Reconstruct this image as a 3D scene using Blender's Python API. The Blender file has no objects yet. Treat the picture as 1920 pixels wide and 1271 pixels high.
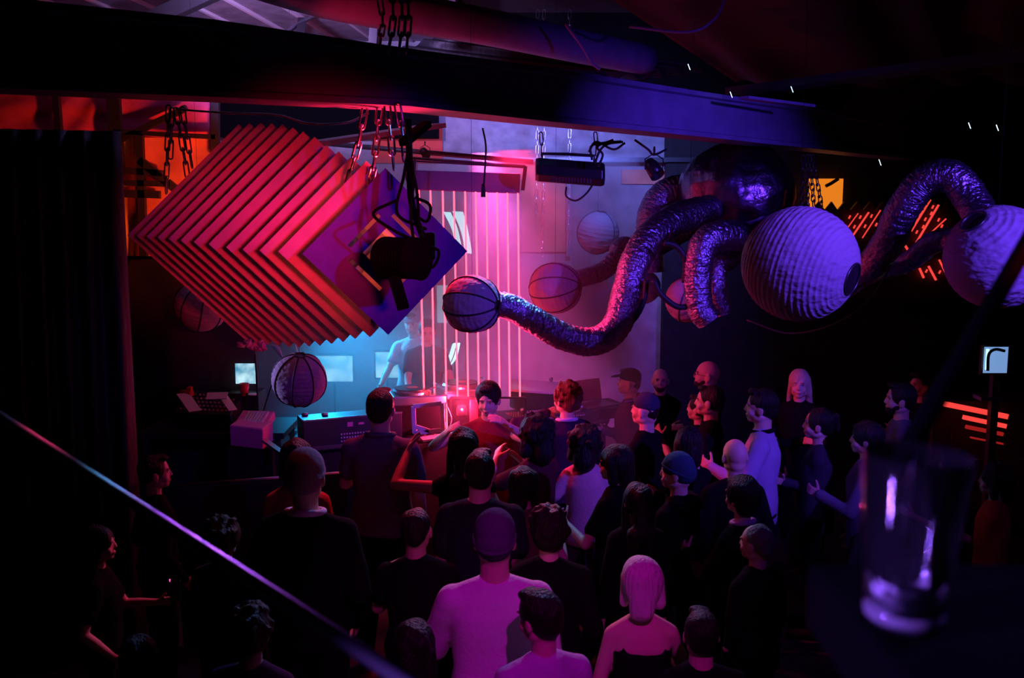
import bpy, bmesh, math, random
import numpy as np
from mathutils import Vector, Matrix, Euler, noise
random.seed(7); np.random.seed(7)
R = math.radians
scene = bpy.context.scene
COL = scene.collection

# ------------------------------------------------------------------ camera
W_, H_ = 1920, 1271
FPX = W_ * 35 / 36.0
CH = 3.15
PITCH = R(7.8)
cam_d = bpy.data.cameras.new('camera'); cam = bpy.data.objects.new('camera', cam_d); COL.objects.link(cam)
cam_d.lens = 35; cam_d.sensor_width = 36; cam_d.sensor_fit = 'HORIZONTAL'
cam_d.clip_start = 0.05; cam_d.clip_end = 60
cam.location = (0, 0, CH); cam.rotation_euler = (R(90) - PITCH, 0, 0)
cam_d.dof.use_dof = True; cam_d.dof.focus_distance = 7.0; cam_d.dof.aperture_fstop = 4.5
scene.camera = cam

def P(px, py, d):
    """photo pixel + depth along the room -> point in the place"""
    u = (px - W_ / 2) / FPX; v = (H_ / 2 - py) / FPX
    x = u; y = v * math.sin(PITCH) + math.cos(PITCH); z = v * math.cos(PITCH) - math.sin(PITCH)
    k = d / y
    return Vector((x * k, d, CH + z * k))

# ------------------------------------------------------------------ world, lights, exposure
scene.view_settings.view_transform = 'Standard'
scene.view_settings.look = 'None'
scene.view_settings.exposure = 0.0
scene.view_settings.gamma = 1.0
scene.view_settings.use_curve_mapping = False
w = bpy.data.worlds.new('world'); scene.world = w; w.use_nodes = True
w.node_tree.nodes['Background'].inputs[0].default_value = (0.25, 0.12, 0.6, 1)
w.node_tree.nodes['Background'].inputs[1].default_value = 0.005
cy = scene.cycles
cy.use_denoising = True
cy.max_bounces = 12; cy.diffuse_bounces = 2; cy.glossy_bounces = 3; cy.transmission_bounces = 10; cy.volume_bounces = 0
cy.transparent_max_bounces = 8
cy.sample_clamp_indirect = 3.0; cy.sample_clamp_direct = 0
cy.caustics_reflective = False; cy.caustics_refractive = False
cy.volume_step_rate = 2.0

def spot(name, loc, aim, color, energy, size=60, blend=0.6, soft=0.06):
    d = bpy.data.lights.new(name, 'SPOT'); d.color = color; d.energy = energy
    d.spot_size = R(size); d.spot_blend = blend; d.shadow_soft_size = soft
    o = bpy.data.objects.new(name, d); COL.objects.link(o)
    o.location = loc; o.rotation_euler = (Vector(aim) - Vector(loc)).to_track_quat('-Z', 'Y').to_euler()
    return o
def point(name, loc, color, energy, soft=0.04):
    d = bpy.data.lights.new(name, 'POINT'); d.color = color; d.energy = energy; d.shadow_soft_size = soft
    o = bpy.data.objects.new(name, d); COL.objects.link(o); o.location = loc
    return o
RED = (1.0, 0.012, 0.05); PINK = (1.0, 0.05, 0.22); MAG = (0.85, 0.02, 0.62); VIO = (0.22, 0.06, 1.0); BLUE = (0.06, 0.05, 1.0)
CYAN = (0.02, 0.42, 1.0); ORANGE = (1.0, 0.16, 0.02); LAV = (0.32, 0.25, 1.0)
# added unseen red spots on boards, beam and pipe, plus the stack's own lamp
spot('red_wash', (0.66, 1.0, 3.28), P(570, 430, 5.4), (1.0, .012, .05), 1050, 15, 1.0, .30)
point('lamp_in_board_stack', P(716, 474, 5.09), (1.0, 0.10, 0.02), 1.8, 0.03)
spot('red_uplight', P(712, 330, 5.12), P(700, 120, 4.9), RED, 60, 120, 1.0, 0.02)
spot('red_on_pipe', P(640, 150, 6.0), P(800, 30, 7.0), RED, 20, 110, 1.0, 0.03)
spot('lavender_left', (-3.3, 7.2, 2.15), P(561, 712, 7.0), (.50, .34, 1.0), 150, 22, .9)  # added unseen spot that brightens the low lantern
# violet from the right, on paper lanterns, foil tentacles and front board
spot('violet_wash', (3.8, 2.6, 3.9), P(1580, 480, 6.0), (0.15, 0.05, 1.0), 900, 46, 0.7)
spot('violet_front', (1.9, 1.2, 4.2), P(760, 500, 5.0), (0.16, 0.02, 1.0), 200, 22, 0.9)
spot('violet_tentacles', (2.6, 3.0, 4.4), P(1180, 560, 7.4), (0.18, 0.05, 1.0), 260, 26, 0.9)
spot('blue_on_beam', (2.3, 4.6, 4.3), P(1330, 225, 7.4), (0.05, 0.02, 1.0), 26, 60, 1.0)
# crowd from above and behind the balcony
spot('magenta_crowd', (0.7, 0.4, 5.2), (0.15, 4.0, 1.5), (0.62, 0.005, 0.62), 420, 27, 1.0)
spot('violet_crowd', (3.4, 2.0, 4.9), (1.6, 6.4, 1.6), (0.22, 0.02, 1.0), 60, 46, 0.9)
# pink and red from the stage towards the dance floor
spot('pink_stage_front', P(960, 236, 8.75), (0.2, 6.0, 1.3), (1, .02, .12), 420, 50, 0.9, 0.08)
point('booth_lamp', P(866, 762, 7.82), (1, .03, .13), 34, .03)
spot('red_floor', P(800, 262, 7.45), (-0.3, 5.5, 0.8), RED, 260, 60, 0.9, 0.08)
spot('pink_side', (-2.2, 7.2, 3.3), (1.3, 7.1, 1.6), (1.0, 0.035, 0.20), 480, 48, 0.9, 0.06)
# unseen spots added for haze, crowd rims, back wall, ceiling and fabric
spot('cyan_stage', P(590, 520, 9.9), (-0.8, 8.5, 1.0), (0.01, .42, 1.0), 520, 75, 0.9)
spot('cyan_wall', P(560, 470, 9.0), (-1.6, 11.2, 1.9), (0.0, .36, 0.8), 110, 100, 0.9)
spot('cyan_rim', P(1040, 222, 7.9), (-0.1, 4.5, 1.6), (0.10, 0.38, 1.0), 300, 66, 0.9)
spot('pink_left', P(985, 225, 7.5), P(230, 1000, 5.3), (1.0, .03, .16), 260, 20, 0.9)
spot('blue_back', P(1150, 205, 8.4), (0.9, 11.2, 3.5), (0.15, 0.20, 1.0), 420, 84, 1.0)
spot('pink_back', P(900, 238, 8.7), (0.0, 9.8, 2.0), (1.0, 0.10, 0.60), 2300, 44, 1.0)  # added to strengthen the pink glow of the strings
spot('lavender_back', P(960, 232, 8.7), (0.0, 11.2, 3.8), (.45, .32, 1.0), 90, 90, 1.0)
spot('ceiling_up', P(430, 70, 6.3), (-1.7, 8.8, 4.9), (0.5, 0.32, 1.0), 850, 75, 0.9)
spot('fabric_wash', P(440, 420, 6.95), P(250, 270, 8.0), (1.0, 0.10, 0.03), 75, 110, 0.9)
# added unseen spots that light the balcony rail and the glass
spot('rail_cyan', P(1010, 296, 7.3), P(290, 962, 1.62), (0.12, 0.5, 1.0), 8000, 2.8, 1.0, .03)
spot('rail_violet', P(1040, 292, 7.3), P(520, 1120, 1.25), (0.5, 0.10, 1.0), 3500, 8, 1.0, .03)
spot('rail_red', P(1030, 296, 7.3), P(150, 870, 1.85), (1.0, 0.04, 0.18), 4500, 3.0, 1.0, .03)
spot('glass_violet', (1.6, 1.5, 3.9), P(1690, 1190, .7), (0.25, 0.10, 1.0), 90, 8, 0.8, .03)
ad = bpy.data.lights.new('glass_streak_fill', 'AREA'); ad.shape = 'RECTANGLE'; ad.size = .05; ad.size_y = .8; ad.color = (.28, .10, 1.0); ad.energy = 3.0; ad.spread = R(30)  # added unseen strip light for the violet streak on the glass
ao = bpy.data.objects.new('glass_streak_fill', ad); COL.objects.link(ao); ao.location = (-1.5, .15, 3.3); ao.rotation_euler = (Vector((.27, .7, 2.85)) - Vector((-1.5, .15, 3.3))).to_track_quat('-Z', 'Y').to_euler()

# ------------------------------------------------------------------ materials
def mat(name, col, rough=0.6, metal=0.0, spec=0.5, emit=None, es=0.0, bump=None, var=0.0, trans=0.0, sheen=0.0):
    m = bpy.data.materials.new(name); m.use_nodes = True
    nt = m.node_tree; n = nt.nodes; l = nt.links
    b = n['Principled BSDF']
    b.inputs['Base Color'].default_value = (*col, 1); b.inputs['Roughness'].default_value = rough
    b.inputs['Metallic'].default_value = metal; b.inputs['Specular IOR Level'].default_value = spec
    b.inputs['Transmission Weight'].default_value = trans
    if sheen: b.inputs['Sheen Weight'].default_value = sheen
    if emit:
        b.inputs['Emission Color'].default_value = (*emit, 1); b.inputs['Emission Strength'].default_value = es
    tc = n.new('ShaderNodeTexCoord')
    if var:
        nz = n.new('ShaderNodeTexNoise'); nz.inputs['Scale'].default_value = 6; nz.inputs['Detail'].default_value = 6
        mx = n.new('ShaderNodeMixRGB'); mx.blend_type = 'MULTIPLY'; mx.inputs[0].default_value = var
        mx.inputs[1].default_value = (*col, 1)
        cr = n.new('ShaderNodeValToRGB'); cr.color_ramp.elements[0].position = .35; cr.color_ramp.elements[1].position = .7
        l.new(tc.outputs['Object'], nz.inputs['Vector']); l.new(nz.outputs['Fac'], cr.inputs['Fac'])
        l.new(cr.outputs['Color'], mx.inputs[2]); l.new(mx.outputs[0], b.inputs['Base Color'])
    if bump:
        sc, st = bump[0], bump[1]
        nb = n.new('ShaderNodeTexNoise'); nb.inputs['Scale'].default_value = sc; nb.inputs['Detail'].default_value = 4
        mp = n.new('ShaderNodeMapping')
        if len(bump) > 2: mp.inputs['Scale'].default_value = bump[2]
        bp = n.new('ShaderNodeBump'); bp.inputs['Strength'].default_value = st; bp.inputs['Distance'].default_value = .02
        l.new(tc.outputs['Object'], mp.inputs[0]); l.new(mp.outputs[0], nb.inputs['Vector'])
        l.new(nb.outputs['Fac'], bp.inputs['Height']); l.new(bp.outputs[0], b.inputs['Normal'])
    return m
_cache = {}
def cloth(col, name='cloth'):
    k = ('c',) + tuple(col)
    if k not in _cache: _cache[k] = mat('woven_' + name, col, 0.95, 0, .05, bump=(60, .25))
    return _cache[k]
def hairm(col):
    k = ('h',) + tuple(col)
    if k not in _cache: _cache[k] = mat('hair', col, 0.5, 0, .3, bump=(14, .9, (6, 6, .7)))
    return _cache[k]
def skinm(col):
    k = ('s',) + tuple(col)
    if k not in _cache:
        m = mat('skin', col, 0.5, 0, .4, bump=(30, .1))
        nt = m.node_tree; b = nt.nodes['Principled BSDF']
        at = nt.nodes.new('ShaderNodeAttribute'); at.attribute_name = 'tint'
        mx = nt.nodes.new('ShaderNodeMixRGB'); mx.blend_type = 'MULTIPLY'; mx.inputs[0].default_value = 1
        mx.inputs[1].default_value = (*col, 1)
        nt.links.new(at.outputs['Color'], mx.inputs[2]); nt.links.new(mx.outputs[0], b.inputs['Base Color'])
        _cache[k] = m
    return _cache[k]
M = {}
M['black'] = mat('matte_black', (.012, .012, .014), .6)
M['void'] = mat('flat_black', (.004, .004, .005), .95, 0, .05)
M['blackgloss'] = mat('black_plastic', (.015, .015, .018), .3)
M['curtain'] = mat('black_curtain', (.012, .010, .013), .55, bump=(5, .5, (3, 3, .6)))
M['steel'] = mat('steel', (.55, .55, .58), .28, 1.0)
M['darksteel'] = mat('dark_steel', (.10, .10, .11), .35, .8)
M['beam'] = mat('painted_beam', (.20, .17, .32), .5, 0, .4, bump=(3, .15), var=.25)
M['plaster'] = mat('plaster', (.42, .42, .46), .85, bump=(4, .4), var=.4)
M['darkwall'] = mat('dark_wall', (.016, .014, .019), .8, bump=(5, .3), var=.5)
M['floor'] = mat('dark_floor', (.10, .085, .08), .45, bump=(8, .2), var=.6)
M['ceiling'] = mat('ceiling_board', (.35, .34, .38), .7, var=.4)
M['blackceil'] = mat('black_ceiling', (.035, .025, .03), .8, var=.4)
M['board'] = mat('painted_board', (.75, .62, .64), .6, bump=(5, .1), var=.25)
M['frontboard'] = mat('violet_lit_board', (.07, .04, .62), .55, bump=(5, .15), var=.35)  # violet light and the lack of red are painted into this colour
M['tan'] = mat('salmon_paint', (.85, .35, .22), .85, var=.3)
M['redpaint'] = mat('red_paint', (.75, .08, .05), .8)
M['orangefab'] = mat('orange_fabric', (.95, .32, .16), .8, bump=(4, .5), var=.25)
M['yellowfab'] = mat('yellow_fabric', (1, .62, .05), .8, var=.25)
M['crimsonfab'] = mat('crimson_fabric', (.85, .10, .26), .75, bump=(2.5, .9), var=.3)
M['white'] = mat('white_paint', (.8, .8, .8), .5)
M['paper'] = mat('paper_sheet', (.85, .85, .82), .7)
M['foil'] = mat('foil', (.34, .28, .42), .34, 1.0, bump=(34, 1.0))
M['foilball'] = mat('foil_balloon', (.22, .14, .26), .30, 1.0, bump=(9, 1.0))
M['pinkneon'] = mat('pink_light', (.1, .02, .03), .5, emit=(1.0, .034, .062), es=9.0)
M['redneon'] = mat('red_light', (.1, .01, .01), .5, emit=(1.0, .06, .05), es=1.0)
M['reddim'] = mat('red_lit_edge_dim', (.1, .01, .01), .5, emit=(1.0, .03, .03), es=.30)
M['cyanscreen'] = mat('lit_screen', (.1, .1, .1), .5, emit=(.12, .62, .85), es=.75)
M['whitescreen'] = mat('bright_lit_sheet', (.1, .1, .1), .5, emit=(.45, .9, 1.0), es=1.5)
M['bluescreen'] = mat('blue_lit_screen', (.1, .1, .1), .3, emit=(.20, .38, .75), es=.8)
M['orangelit'] = mat('orange_lit_window', (.2, .1, .02), .6, emit=(1.0, .26, .015), es=.8)
M['redplastic'] = mat('red_plastic', (.7, .04, .05), .4)
M['pinkbox'] = mat('pale_pink_box', (.85, .25, .5), .7)
M['led'] = mat('led', (.1, .1, .1), .4, emit=(.5, .85, 1), es=4)

def screenmat(name, c1, c2, es, scale=3):
    m = bpy.data.materials.new(name); m.use_nodes = True; n = m.node_tree.nodes; l = m.node_tree.links
    b = n['Principled BSDF']; b.inputs['Base Color'].default_value = (.02, .02, .02, 1)
    tc = n.new('ShaderNodeTexCoord'); nz = n.new('ShaderNodeTexNoise'); nz.inputs['Scale'].default_value = scale
    cr = n.new('ShaderNodeValToRGB'); cr.color_ramp.elements[0].color = (*c1, 1); cr.color_ramp.elements[1].color = (*c2, 1)
    cr.color_ramp.elements[0].position = .35; cr.color_ramp.elements[1].position = .65
    l.new(tc.outputs['Object'], nz.inputs['Vector']); l.new(nz.outputs['Fac'], cr.inputs['Fac'])
    l.new(cr.outputs['Color'], b.inputs['Emission Color']); b.inputs['Emission Strength'].default_value = es
    return m
M['moviescreen'] = screenmat('projected_picture', (.03, .33, .50), (.45, .85, .92), 1.1, 5)
M['moviescreen2'] = screenmat('monitor_picture', (.02, .25, .42), (.55, .85, .95), 1.1, 9)

def papermat():
    m = bpy.data.materials.new('lantern_paper'); m.use_nodes = True; n = m.node_tree.nodes; l = m.node_tree.links
    n.remove(n['Principled BSDF']); out = n['Material Output']
    a = n.new('ShaderNodeBsdfDiffuse'); a.inputs[0].default_value = (.52, .46, .56, 1)
    t = n.new('ShaderNodeBsdfTranslucent'); t.inputs[0].default_value = (.5, .42, .52, 1)
    mx = n.new('ShaderNodeMixShader'); mx.inputs[0].default_value = .35
    tc = n.new('ShaderNodeTexCoord'); nz = n.new('ShaderNodeTexNoise'); nz.inputs['Scale'].default_value = 11
    mp = n.new('ShaderNodeMapping'); mp.inputs['Scale'].default_value = (1, 1, 2)
    bp = n.new('ShaderNodeBump'); bp.inputs['Strength'].default_value = .9; bp.inputs['Distance'].default_value = .03
    l.new(tc.outputs['Object'], mp.inputs[0]); l.new(mp.outputs[0], nz.inputs['Vector']); l.new(nz.outputs['Fac'], bp.inputs['Height'])
    l.new(bp.outputs[0], a.inputs['Normal'])
    l.new(a.outputs[0], mx.inputs[1]); l.new(t.outputs[0], mx.inputs[2]); l.new(mx.outputs[0], out.inputs['Surface'])
    return m
M['lantern'] = papermat()

# ------------------------------------------------------------------ mesh helpers
class MB:
    def __init__(s): s.v = []; s.f = []
    def add(s, v, f):
        k = len(s.v); s.v += [tuple(p) for p in v]; s.f += [tuple(i + k for i in q) for q in f]; return s
    def box(s, c, size, rot=None, taper=1.0):
        hx, hy, hz = size[0] / 2, size[1] / 2, size[2] / 2
        vs = []
        for z in (-1, 1):
            t = taper if z > 0 else 1
            for x, y in ((-1, -1), (1, -1), (1, 1), (-1, 1)):
                p = Vector((x * hx * t, y * hy * t, z * hz))
                if rot is not None: p = rot @ p
                vs.append(p + Vector(c))
        return s.add(vs, [(3, 2, 1, 0), (4, 5, 6, 7), (0, 1, 5, 4), (1, 2, 6, 5), (2, 3, 7, 6), (3, 0, 4, 7)])
    def bar(s, a, b, w, h=None, up=(0, 0, 1)):
        a = Vector(a); b = Vector(b); h = h or w
        d = (b - a); L = d.length; d.normalize(); u = Vector(up)
        if abs(d.dot(u)) > .98: u = Vector((1, 0, 0))
        x = d.cross(u).normalized(); z = x.cross(d)
        rot = Matrix((x, d, z)).transposed()
        return s.box((a + b) / 2, (w, L, h), rot)
    def quad(s, a, b, c, d): return s.add([a, b, c, d], [(0, 1, 2, 3)])
    def lathe(s, prof, c=(0, 0, 0), rot=None, n=24, close=False):
        k = len(prof); vs = []
        for i in range(n):
            a = 2 * math.pi * i / n
            for r, z in prof:
                p = Vector((r * math.cos(a), r * math.sin(a), z))
                if rot is not None: p = rot @ p
                vs.append(p + Vector(c))
        fs = []
        for i in range(n):
            j = (i + 1) % n
            for q in range(k - 1): fs.append((i * k + q, j * k + q, j * k + q + 1, i * k + q + 1))
        return s.add(vs, fs)
    def tube(s, pts, r, n=8, rr=None, cap=True):
        pts = [Vector(p) for p in pts]; N = len(pts); k0 = len(s.v)
        t = (pts[1] - pts[0]).normalized(); u = Vector((0, 0, 1)) if abs(t.z) < .9 else Vector((1, 0, 0))
        x = t.cross(u).normalized()
        for i, p in enumerate(pts):
            t = (pts[min(i + 1, N - 1)] - pts[max(i - 1, 0)]).normalized()
            x = (x - t * x.dot(t)).normalized(); y = t.cross(x)
            q = r if rr is None else rr[i]
            for j in range(n):
                a = 2 * math.pi * j / n
                qq = q(a) if callable(q) else q
                s.v.append(tuple(p + x * (math.cos(a) * qq) + y * (math.sin(a) * qq)))
        for i in range(N - 1):
            for j in range(n):
                a = k0 + i * n + j; b = k0 + i * n + (j + 1) % n
                s.f.append((a, b, b + n, a + n))
        if cap: s.f.append(tuple(range(k0 + n - 1, k0 - 1, -1))); s.f.append(tuple(range(k0 + (N - 1) * n, k0 + N * n)))
        return s
    def torus(s, c, R0, r, rot=None, n=20, m=8):
        vs = []; fs = []
        for i in range(n):
            a = 2 * math.pi * i / n
            for j in range(m):
                b = 2 * math.pi * j / m
                p = Vector(((R0 + r * math.cos(b)) * math.cos(a), (R0 + r * math.cos(b)) * math.sin(a), r * math.sin(b)))
                if rot is not None: p = rot @ p
                vs.append(p + Vector(c))
        for i in range(n):
            for j in range(m):
                fs.append((i * m + j, ((i + 1) % n) * m + j, ((i + 1) % n) * m + (j + 1) % m, i * m + (j + 1) % m))
        return s.add(vs, fs)
    def build(s, name, m, parent=None, smooth=False, origin=None, bevel=0):
        me = bpy.data.meshes.new(name)
        vs = s.v
        if origin is not None: vs = [tuple(Vector(v) - Vector(origin)) for v in vs]
        me.from_pydata(vs, [], s.f); me.materials.append(m)
        bm_ = bmesh.new(); bm_.from_mesh(me); bmesh.ops.recalc_face_normals(bm_, faces=bm_.faces); bm_.to_mesh(me); bm_.free(); me.update()
        if smooth: me.polygons.foreach_set('use_smooth', [True] * len(me.polygons))
        o = bpy.data.objects.new(name, me); COL.objects.link(o)
        if origin is not None: o.location = origin
        if parent: o.parent = parent
        if bevel:
            b = o.modifiers.new('bevel', 'BEVEL'); b.width = bevel; b.segments = 2; b.limit_method = 'ANGLE'
        return o
def spline(pts, n=8):
    pts = [Vector(p) for p in pts]; q = [pts[0] * 2 - pts[1]] + pts + [pts[-1] * 2 - pts[-2]]; out = []
    for i in range(1, len(q) - 2):
        a, b, c, d = q[i - 1:i + 3]
        for k in range(n):
            t = k / n
            out.append(.5 * ((2 * b) + (c - a) * t + (2 * a - 5 * b + 4 * c - d) * t * t + (3 * b - a - 3 * c + d) * t ** 3))
    out.append(pts[-1]); return out
def tag(o, label, cat, group=None, kind=None):
    o['label'] = label; o['category'] = cat
    if group: o['group'] = group
    if kind: o['kind'] = kind
    return o
def struct(o): o['kind'] = 'structure'; return o
def empty(name, loc, label, cat, group=None, rz=0):
    o = bpy.data.objects.new(name, None); COL.objects.link(o); o.location = loc; o.rotation_euler = (0, 0, rz)
    o.empty_display_size = .1
    return tag(o, label, cat, group)
def rel(o, parent):           # built in world coordinates, then hung under an unrotated Empty
    o.parent = parent; o.location = Vector(o.location) - Vector(parent.location); return o

# ------------------------------------------------------------------ the room shell
def slab(name, c, size, m):
    return struct(MB().box((0, 0, 0), size).build(name, m, origin=None)) if False else _slab(name, c, size, m)
def _slab(name, c, size, m):
    o = MB().box(c, size).build(name, m, origin=c); return struct(o)
slab('floor', (0.7, 5.2, -.05), (11, 13.2, .1), M['floor'])
slab('wall_back', (-1.5, 11.35, 2.6), (6.4, .1, 5.3), M['plaster'])
slab('wall_back_right', (3.88, 11.25, 2.6), (4.36, .3, 5.3), M['darkwall'])
slab('wall_left', (-4.7, 5.2, 2.6), (.1, 12.8, 5.3), M['darkwall'])
slab('wall_right', (6.1, 5.2, 2.6), (.1, 12.8, 5.3), M['darkwall'])
slab('wall_rear', (0.7, -1.2, 2.6), (11, .1, 5.3), M['darkwall'])
# ceiling: pale boards over the stage end on the left, black elsewhere
slab('ceiling', (0.7, 3.0, 5.3), (11, 8.6, .1), M['blackceil'])
slab('ceiling_right', (2.8, 9.35, 5.2), (6.6, 4.1, .1), M['blackceil'])
o = slab('ceiling_left', (-2.6, 9.35, 4.95), (4.2, 4.1, .08), M['ceiling'])
b = MB()
for i in range(10): b.bar((-4.6 + i * .40, 7.4, 4.90), (-4.3 + i * .40, 11.2, 4.90), .035, .035)
struct(b.build('trim_1', M['white']))
a0 = P(420, 300, 11.1); a1 = P(822, 300, 11.1)
slab('wall_dark_fill', ((a0.x + a1.x) / 2, 11.1, 4.30), (a1.x - a0.x, .3, .9), M['void'])  # added black panel standing in for the dark above the stage
a0 = P(850, 300, 11.1)
slab('wall_dark_fill_right', ((a0.x + 3.5) / 2, 11.1, 4.72), (3.5 - a0.x, .3, 1.2), M['void'])  # added black panel that keeps the wall above the beam dark
# painted panels on the back wall
b = MB(); a0 = P(978, 300, 11.28); a1 = P(1062, 472, 11.28); b.box(((a0.x + a1.x) / 2, 11.27, (a0.z + a1.z) / 2), (a1.x - a0.x, .04, a0.z - a1.z)); struct(b.build('trim_2', M['tan']))
b = MB(); a0 = P(1165, 318, 11.28); a1 = P(1300, 345, 11.28); b.box(((a0.x + a1.x) / 2, 11.27, (a0.z + a1.z) / 2), (a1.x - a0.x, .04, a0.z - a1.z)); struct(b.build('trim_3', M['tan']))
b = MB(); a0 = P(700, 236, 11.28); a1 = P(830, 306, 11.28); b.box(((a0.x + a1.x) / 2, 11.27, (a0.z + a1.z) / 2), (a1.x - a0.x, .04, a0.z - a1.z)); struct(b.build('trim_4', M['redpaint']))
a0 = P(940, 300, 11.1); a1 = P(1340, 300, 11.1)
struct(MB().bar(a0, a1, .2, .05).build('trim_5', M['darksteel']))
a0 = P(930, 470, 11.2); a1 = P(1180, 480, 11.2)
struct(MB().bar(P(1066, 300, 11.2), P(1066, 480, 11.2), .05, .05).build('trim_6', M['plaster']))

# ------------------------------------------------------------------ beams
def beam_mesh(bot, hs, wd):
    b = MB(); sec = []
    n = len(bot)
    for i, (p, h) in enumerate(zip(bot, hs)):
        t = (bot[min(i + 1, n - 1)] - bot[max(i - 1, 0)]); t.z = 0; t.normalize(); nx = Vector((-t.y, t.x, 0))
        f = .03; g = wd / 2; wbt = wd * .16
        pts = [(-g, 0), (g, 0), (g, f), (wbt, f + .012), (wbt, h - f - .012), (g, h - f), (g, h), (-g, h), (-g, h - f), (-wbt - .055, h - f - .01), (-wbt - .055, f + .01), (-g, f)]
        sec.append([p + nx * x + Vector((0, 0, z)) for x, z in pts])
    k = 12
    for s_ in sec: b.v += [tuple(q) for q in s_]
    for i in range(n - 1):
        for j in range(k): b.f.append((i * k + j, i * k + (j + 1) % k, (i + 1) * k + (j + 1) % k, (i + 1) * k + j))
    b.f.append(tuple(range(k))); b.f.append(tuple(range((n - 1) * k + k - 1, (n - 1) * k - 1, -1)))
    return b
bp_ = [P(-260, 158, 4.05), P(0, 180, 4.25), P(400, 195, 4.6), P(740, 207, 5.0), P(1000, 232, 5.9), P(1280, 262, 7.2), P(1500, 285, 8.8), P(1700, 303, 11.1)]
for q in bp_: q.z = 3.61
struct(beam_mesh(bp_, [.38, .36, .33, .27, .30, .31, .34, .34], .26).build('beam_front', M['beam']))
# red-lit round duct and dark truss members above it
d = MB().tube(spline([P(430, -60, 6.0), P(640, 2, 6.6), P(900, 48, 7.4), P(1090, 88, 8.2), P(1210, 112, 8.8)], 6), .13, 20).build('ceiling_pipe', M['beam'], smooth=True)
tag(d, 'thick round pipe crossing under the ceiling above the long beam, lit red from below', 'pipe')
d = MB().bar(P(1380, 172, 8.2), P(2000, 92, 6.0), .25, .05).build('beam_right', M['blackceil']); struct(d)
d = MB().bar(P(1395, 183, 7.0), P(1520, 199, 7.6), .08, .02).build('ceiling_batten', M['beam'])
tag(d, 'short flat purple batten lying along the top of the long beam', 'batten')
struct(MB().bar(P(590, 270, 6.6), P(815, 236, 7.6), .22, .035).build('beam_stage', M['white']))
struct(MB().bar(P(760, 268, 7.4), P(1240, 300, 8.4), .2, .02).build('beam_stage_lower', M['darksteel'])) if False else None
def rod(a, b, r, name, label, m='darksteel', cat='rail', group=None):
    return tag(MB().tube([a, (Vector(a) + Vector(b)) / 2, b], r, 10).build(name, M[m], smooth=True), label, cat, group)
rod(P(600, 268, 8.6), P(1000, 304, 8.6), .022, 'lighting_rail', 'upper dark steel rail running behind the hanging black flood light')
rod(P(770, 296, 8.3), P(985, 312, 8.3), .012, 'lighting_rail', 'thin lower steel rail just above the box the pink strings hang from')
tag(MB().bar(P(280, 40, 8.2), P(500, -60, 8.2), .12, .12).build('ceiling_joist', M['black']), 'black joist crossing the pale ceiling boards at top left', 'joist')
tag(MB().bar(P(562, 85, 8.6), P(566, 40, 9.4), .07, .07).build('ceiling_post', M['darksteel']), 'short grey post standing against the pale ceiling right of the black joist', 'post')
tag(MB().bar(P(700, 85, 7.6), P(703, 40, 7.6), .11, .06).build('ceiling_post', M['darksteel']), 'short reddish post under the round ceiling pipe', 'post')
tag(MB().tube(spline([P(520, 78, 8.8), P(560, 45, 9.2), P(620, 15, 9.8)]), .02, 8).build('ceiling_rod', M['steel'], smooth=True), 'slim shiny rod slanting across the pale ceiling at top left', 'rod')
# black drapes hung under the ceiling on the right of the pipe
def drape(name, pts, label, m, cat, amp=.04, fold=14, thick=.03):
    # pts: top-left, top-right, bottom-right, bottom-left
    a, b2, c, d2 = [Vector(p) for p in pts]; nu, nv = 90, 10; vs = []; fs = []
    nrm = (b2 - a).cross(d2 - a).normalized()
    for side in (0, 1):
        for j in range(nv + 1):
            for i in range(nu + 1):
                u = i / nu; v = j / nv
                p = (a.lerp(b2, u)).lerp(d2.lerp(c, u), v)
                off = amp * math.sin(u * fold * 6.28 + 1.3 * math.sin(u * 9) + v * .6) * (.5 + .5 * v) + side * thick
                vs.append(p + nrm * off)
    k = nu + 1; K = k * (nv + 1)
    for s_ in (0, 1):
        for j in range(nv):
            for i in range(nu):
                q = (j * k + i + s_ * K, j * k + i + 1 + s_ * K, (j + 1) * k + i + 1 + s_ * K, (j + 1) * k + i + s_ * K)
                fs.append(q if s_ == 0 else q[::-1])
    ring = [i for i in range(k)] + [j * k + nu for j in range(1, nv + 1)] + [nv * k + i for i in range(nu - 1, -1, -1)] + [j * k for j in range(nv - 1, 0, -1)]
    for i in range(len(ring)): a_, b_ = ring[i], ring[(i + 1) % len(ring)]; fs.append((b_, a_, a_ + K, b_ + K))
    return tag(MB().add(vs, fs).build(name, m, smooth=True), label, cat)
drape('curtain', (P(-260, 236, 6.2), P(226, 246, 6.7), Vector((P(250, 700, 6.7).x, 6.7, .01)), Vector((P(-260, 700, 6.2).x, 6.2, .01))), 'heavy black curtain hanging down the left side of the room', M['curtain'], 'curtain', .05, 9)
drape('ceiling_drape', (P(700, 112, 8.6), P(860, 52, 8.9), P(1330, 128, 8.9), P(1100, 150, 8.6)), 'sagging black cloth bunched between the round pipe and the long beam', M['curtain'], 'drape', .05, 5)
drape('ceiling_drape', (P(1090, -40, 7.4), P(1990, -40, 7.4), P(1990, 150, 9.4), P(1380, 160, 9.4)), 'dark red cloth stretched under the ceiling at upper right', mat('dark_red_cloth', (.10, .02, .03), .9, bump=(3, .6)), 'drape', .05, 4)

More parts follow.
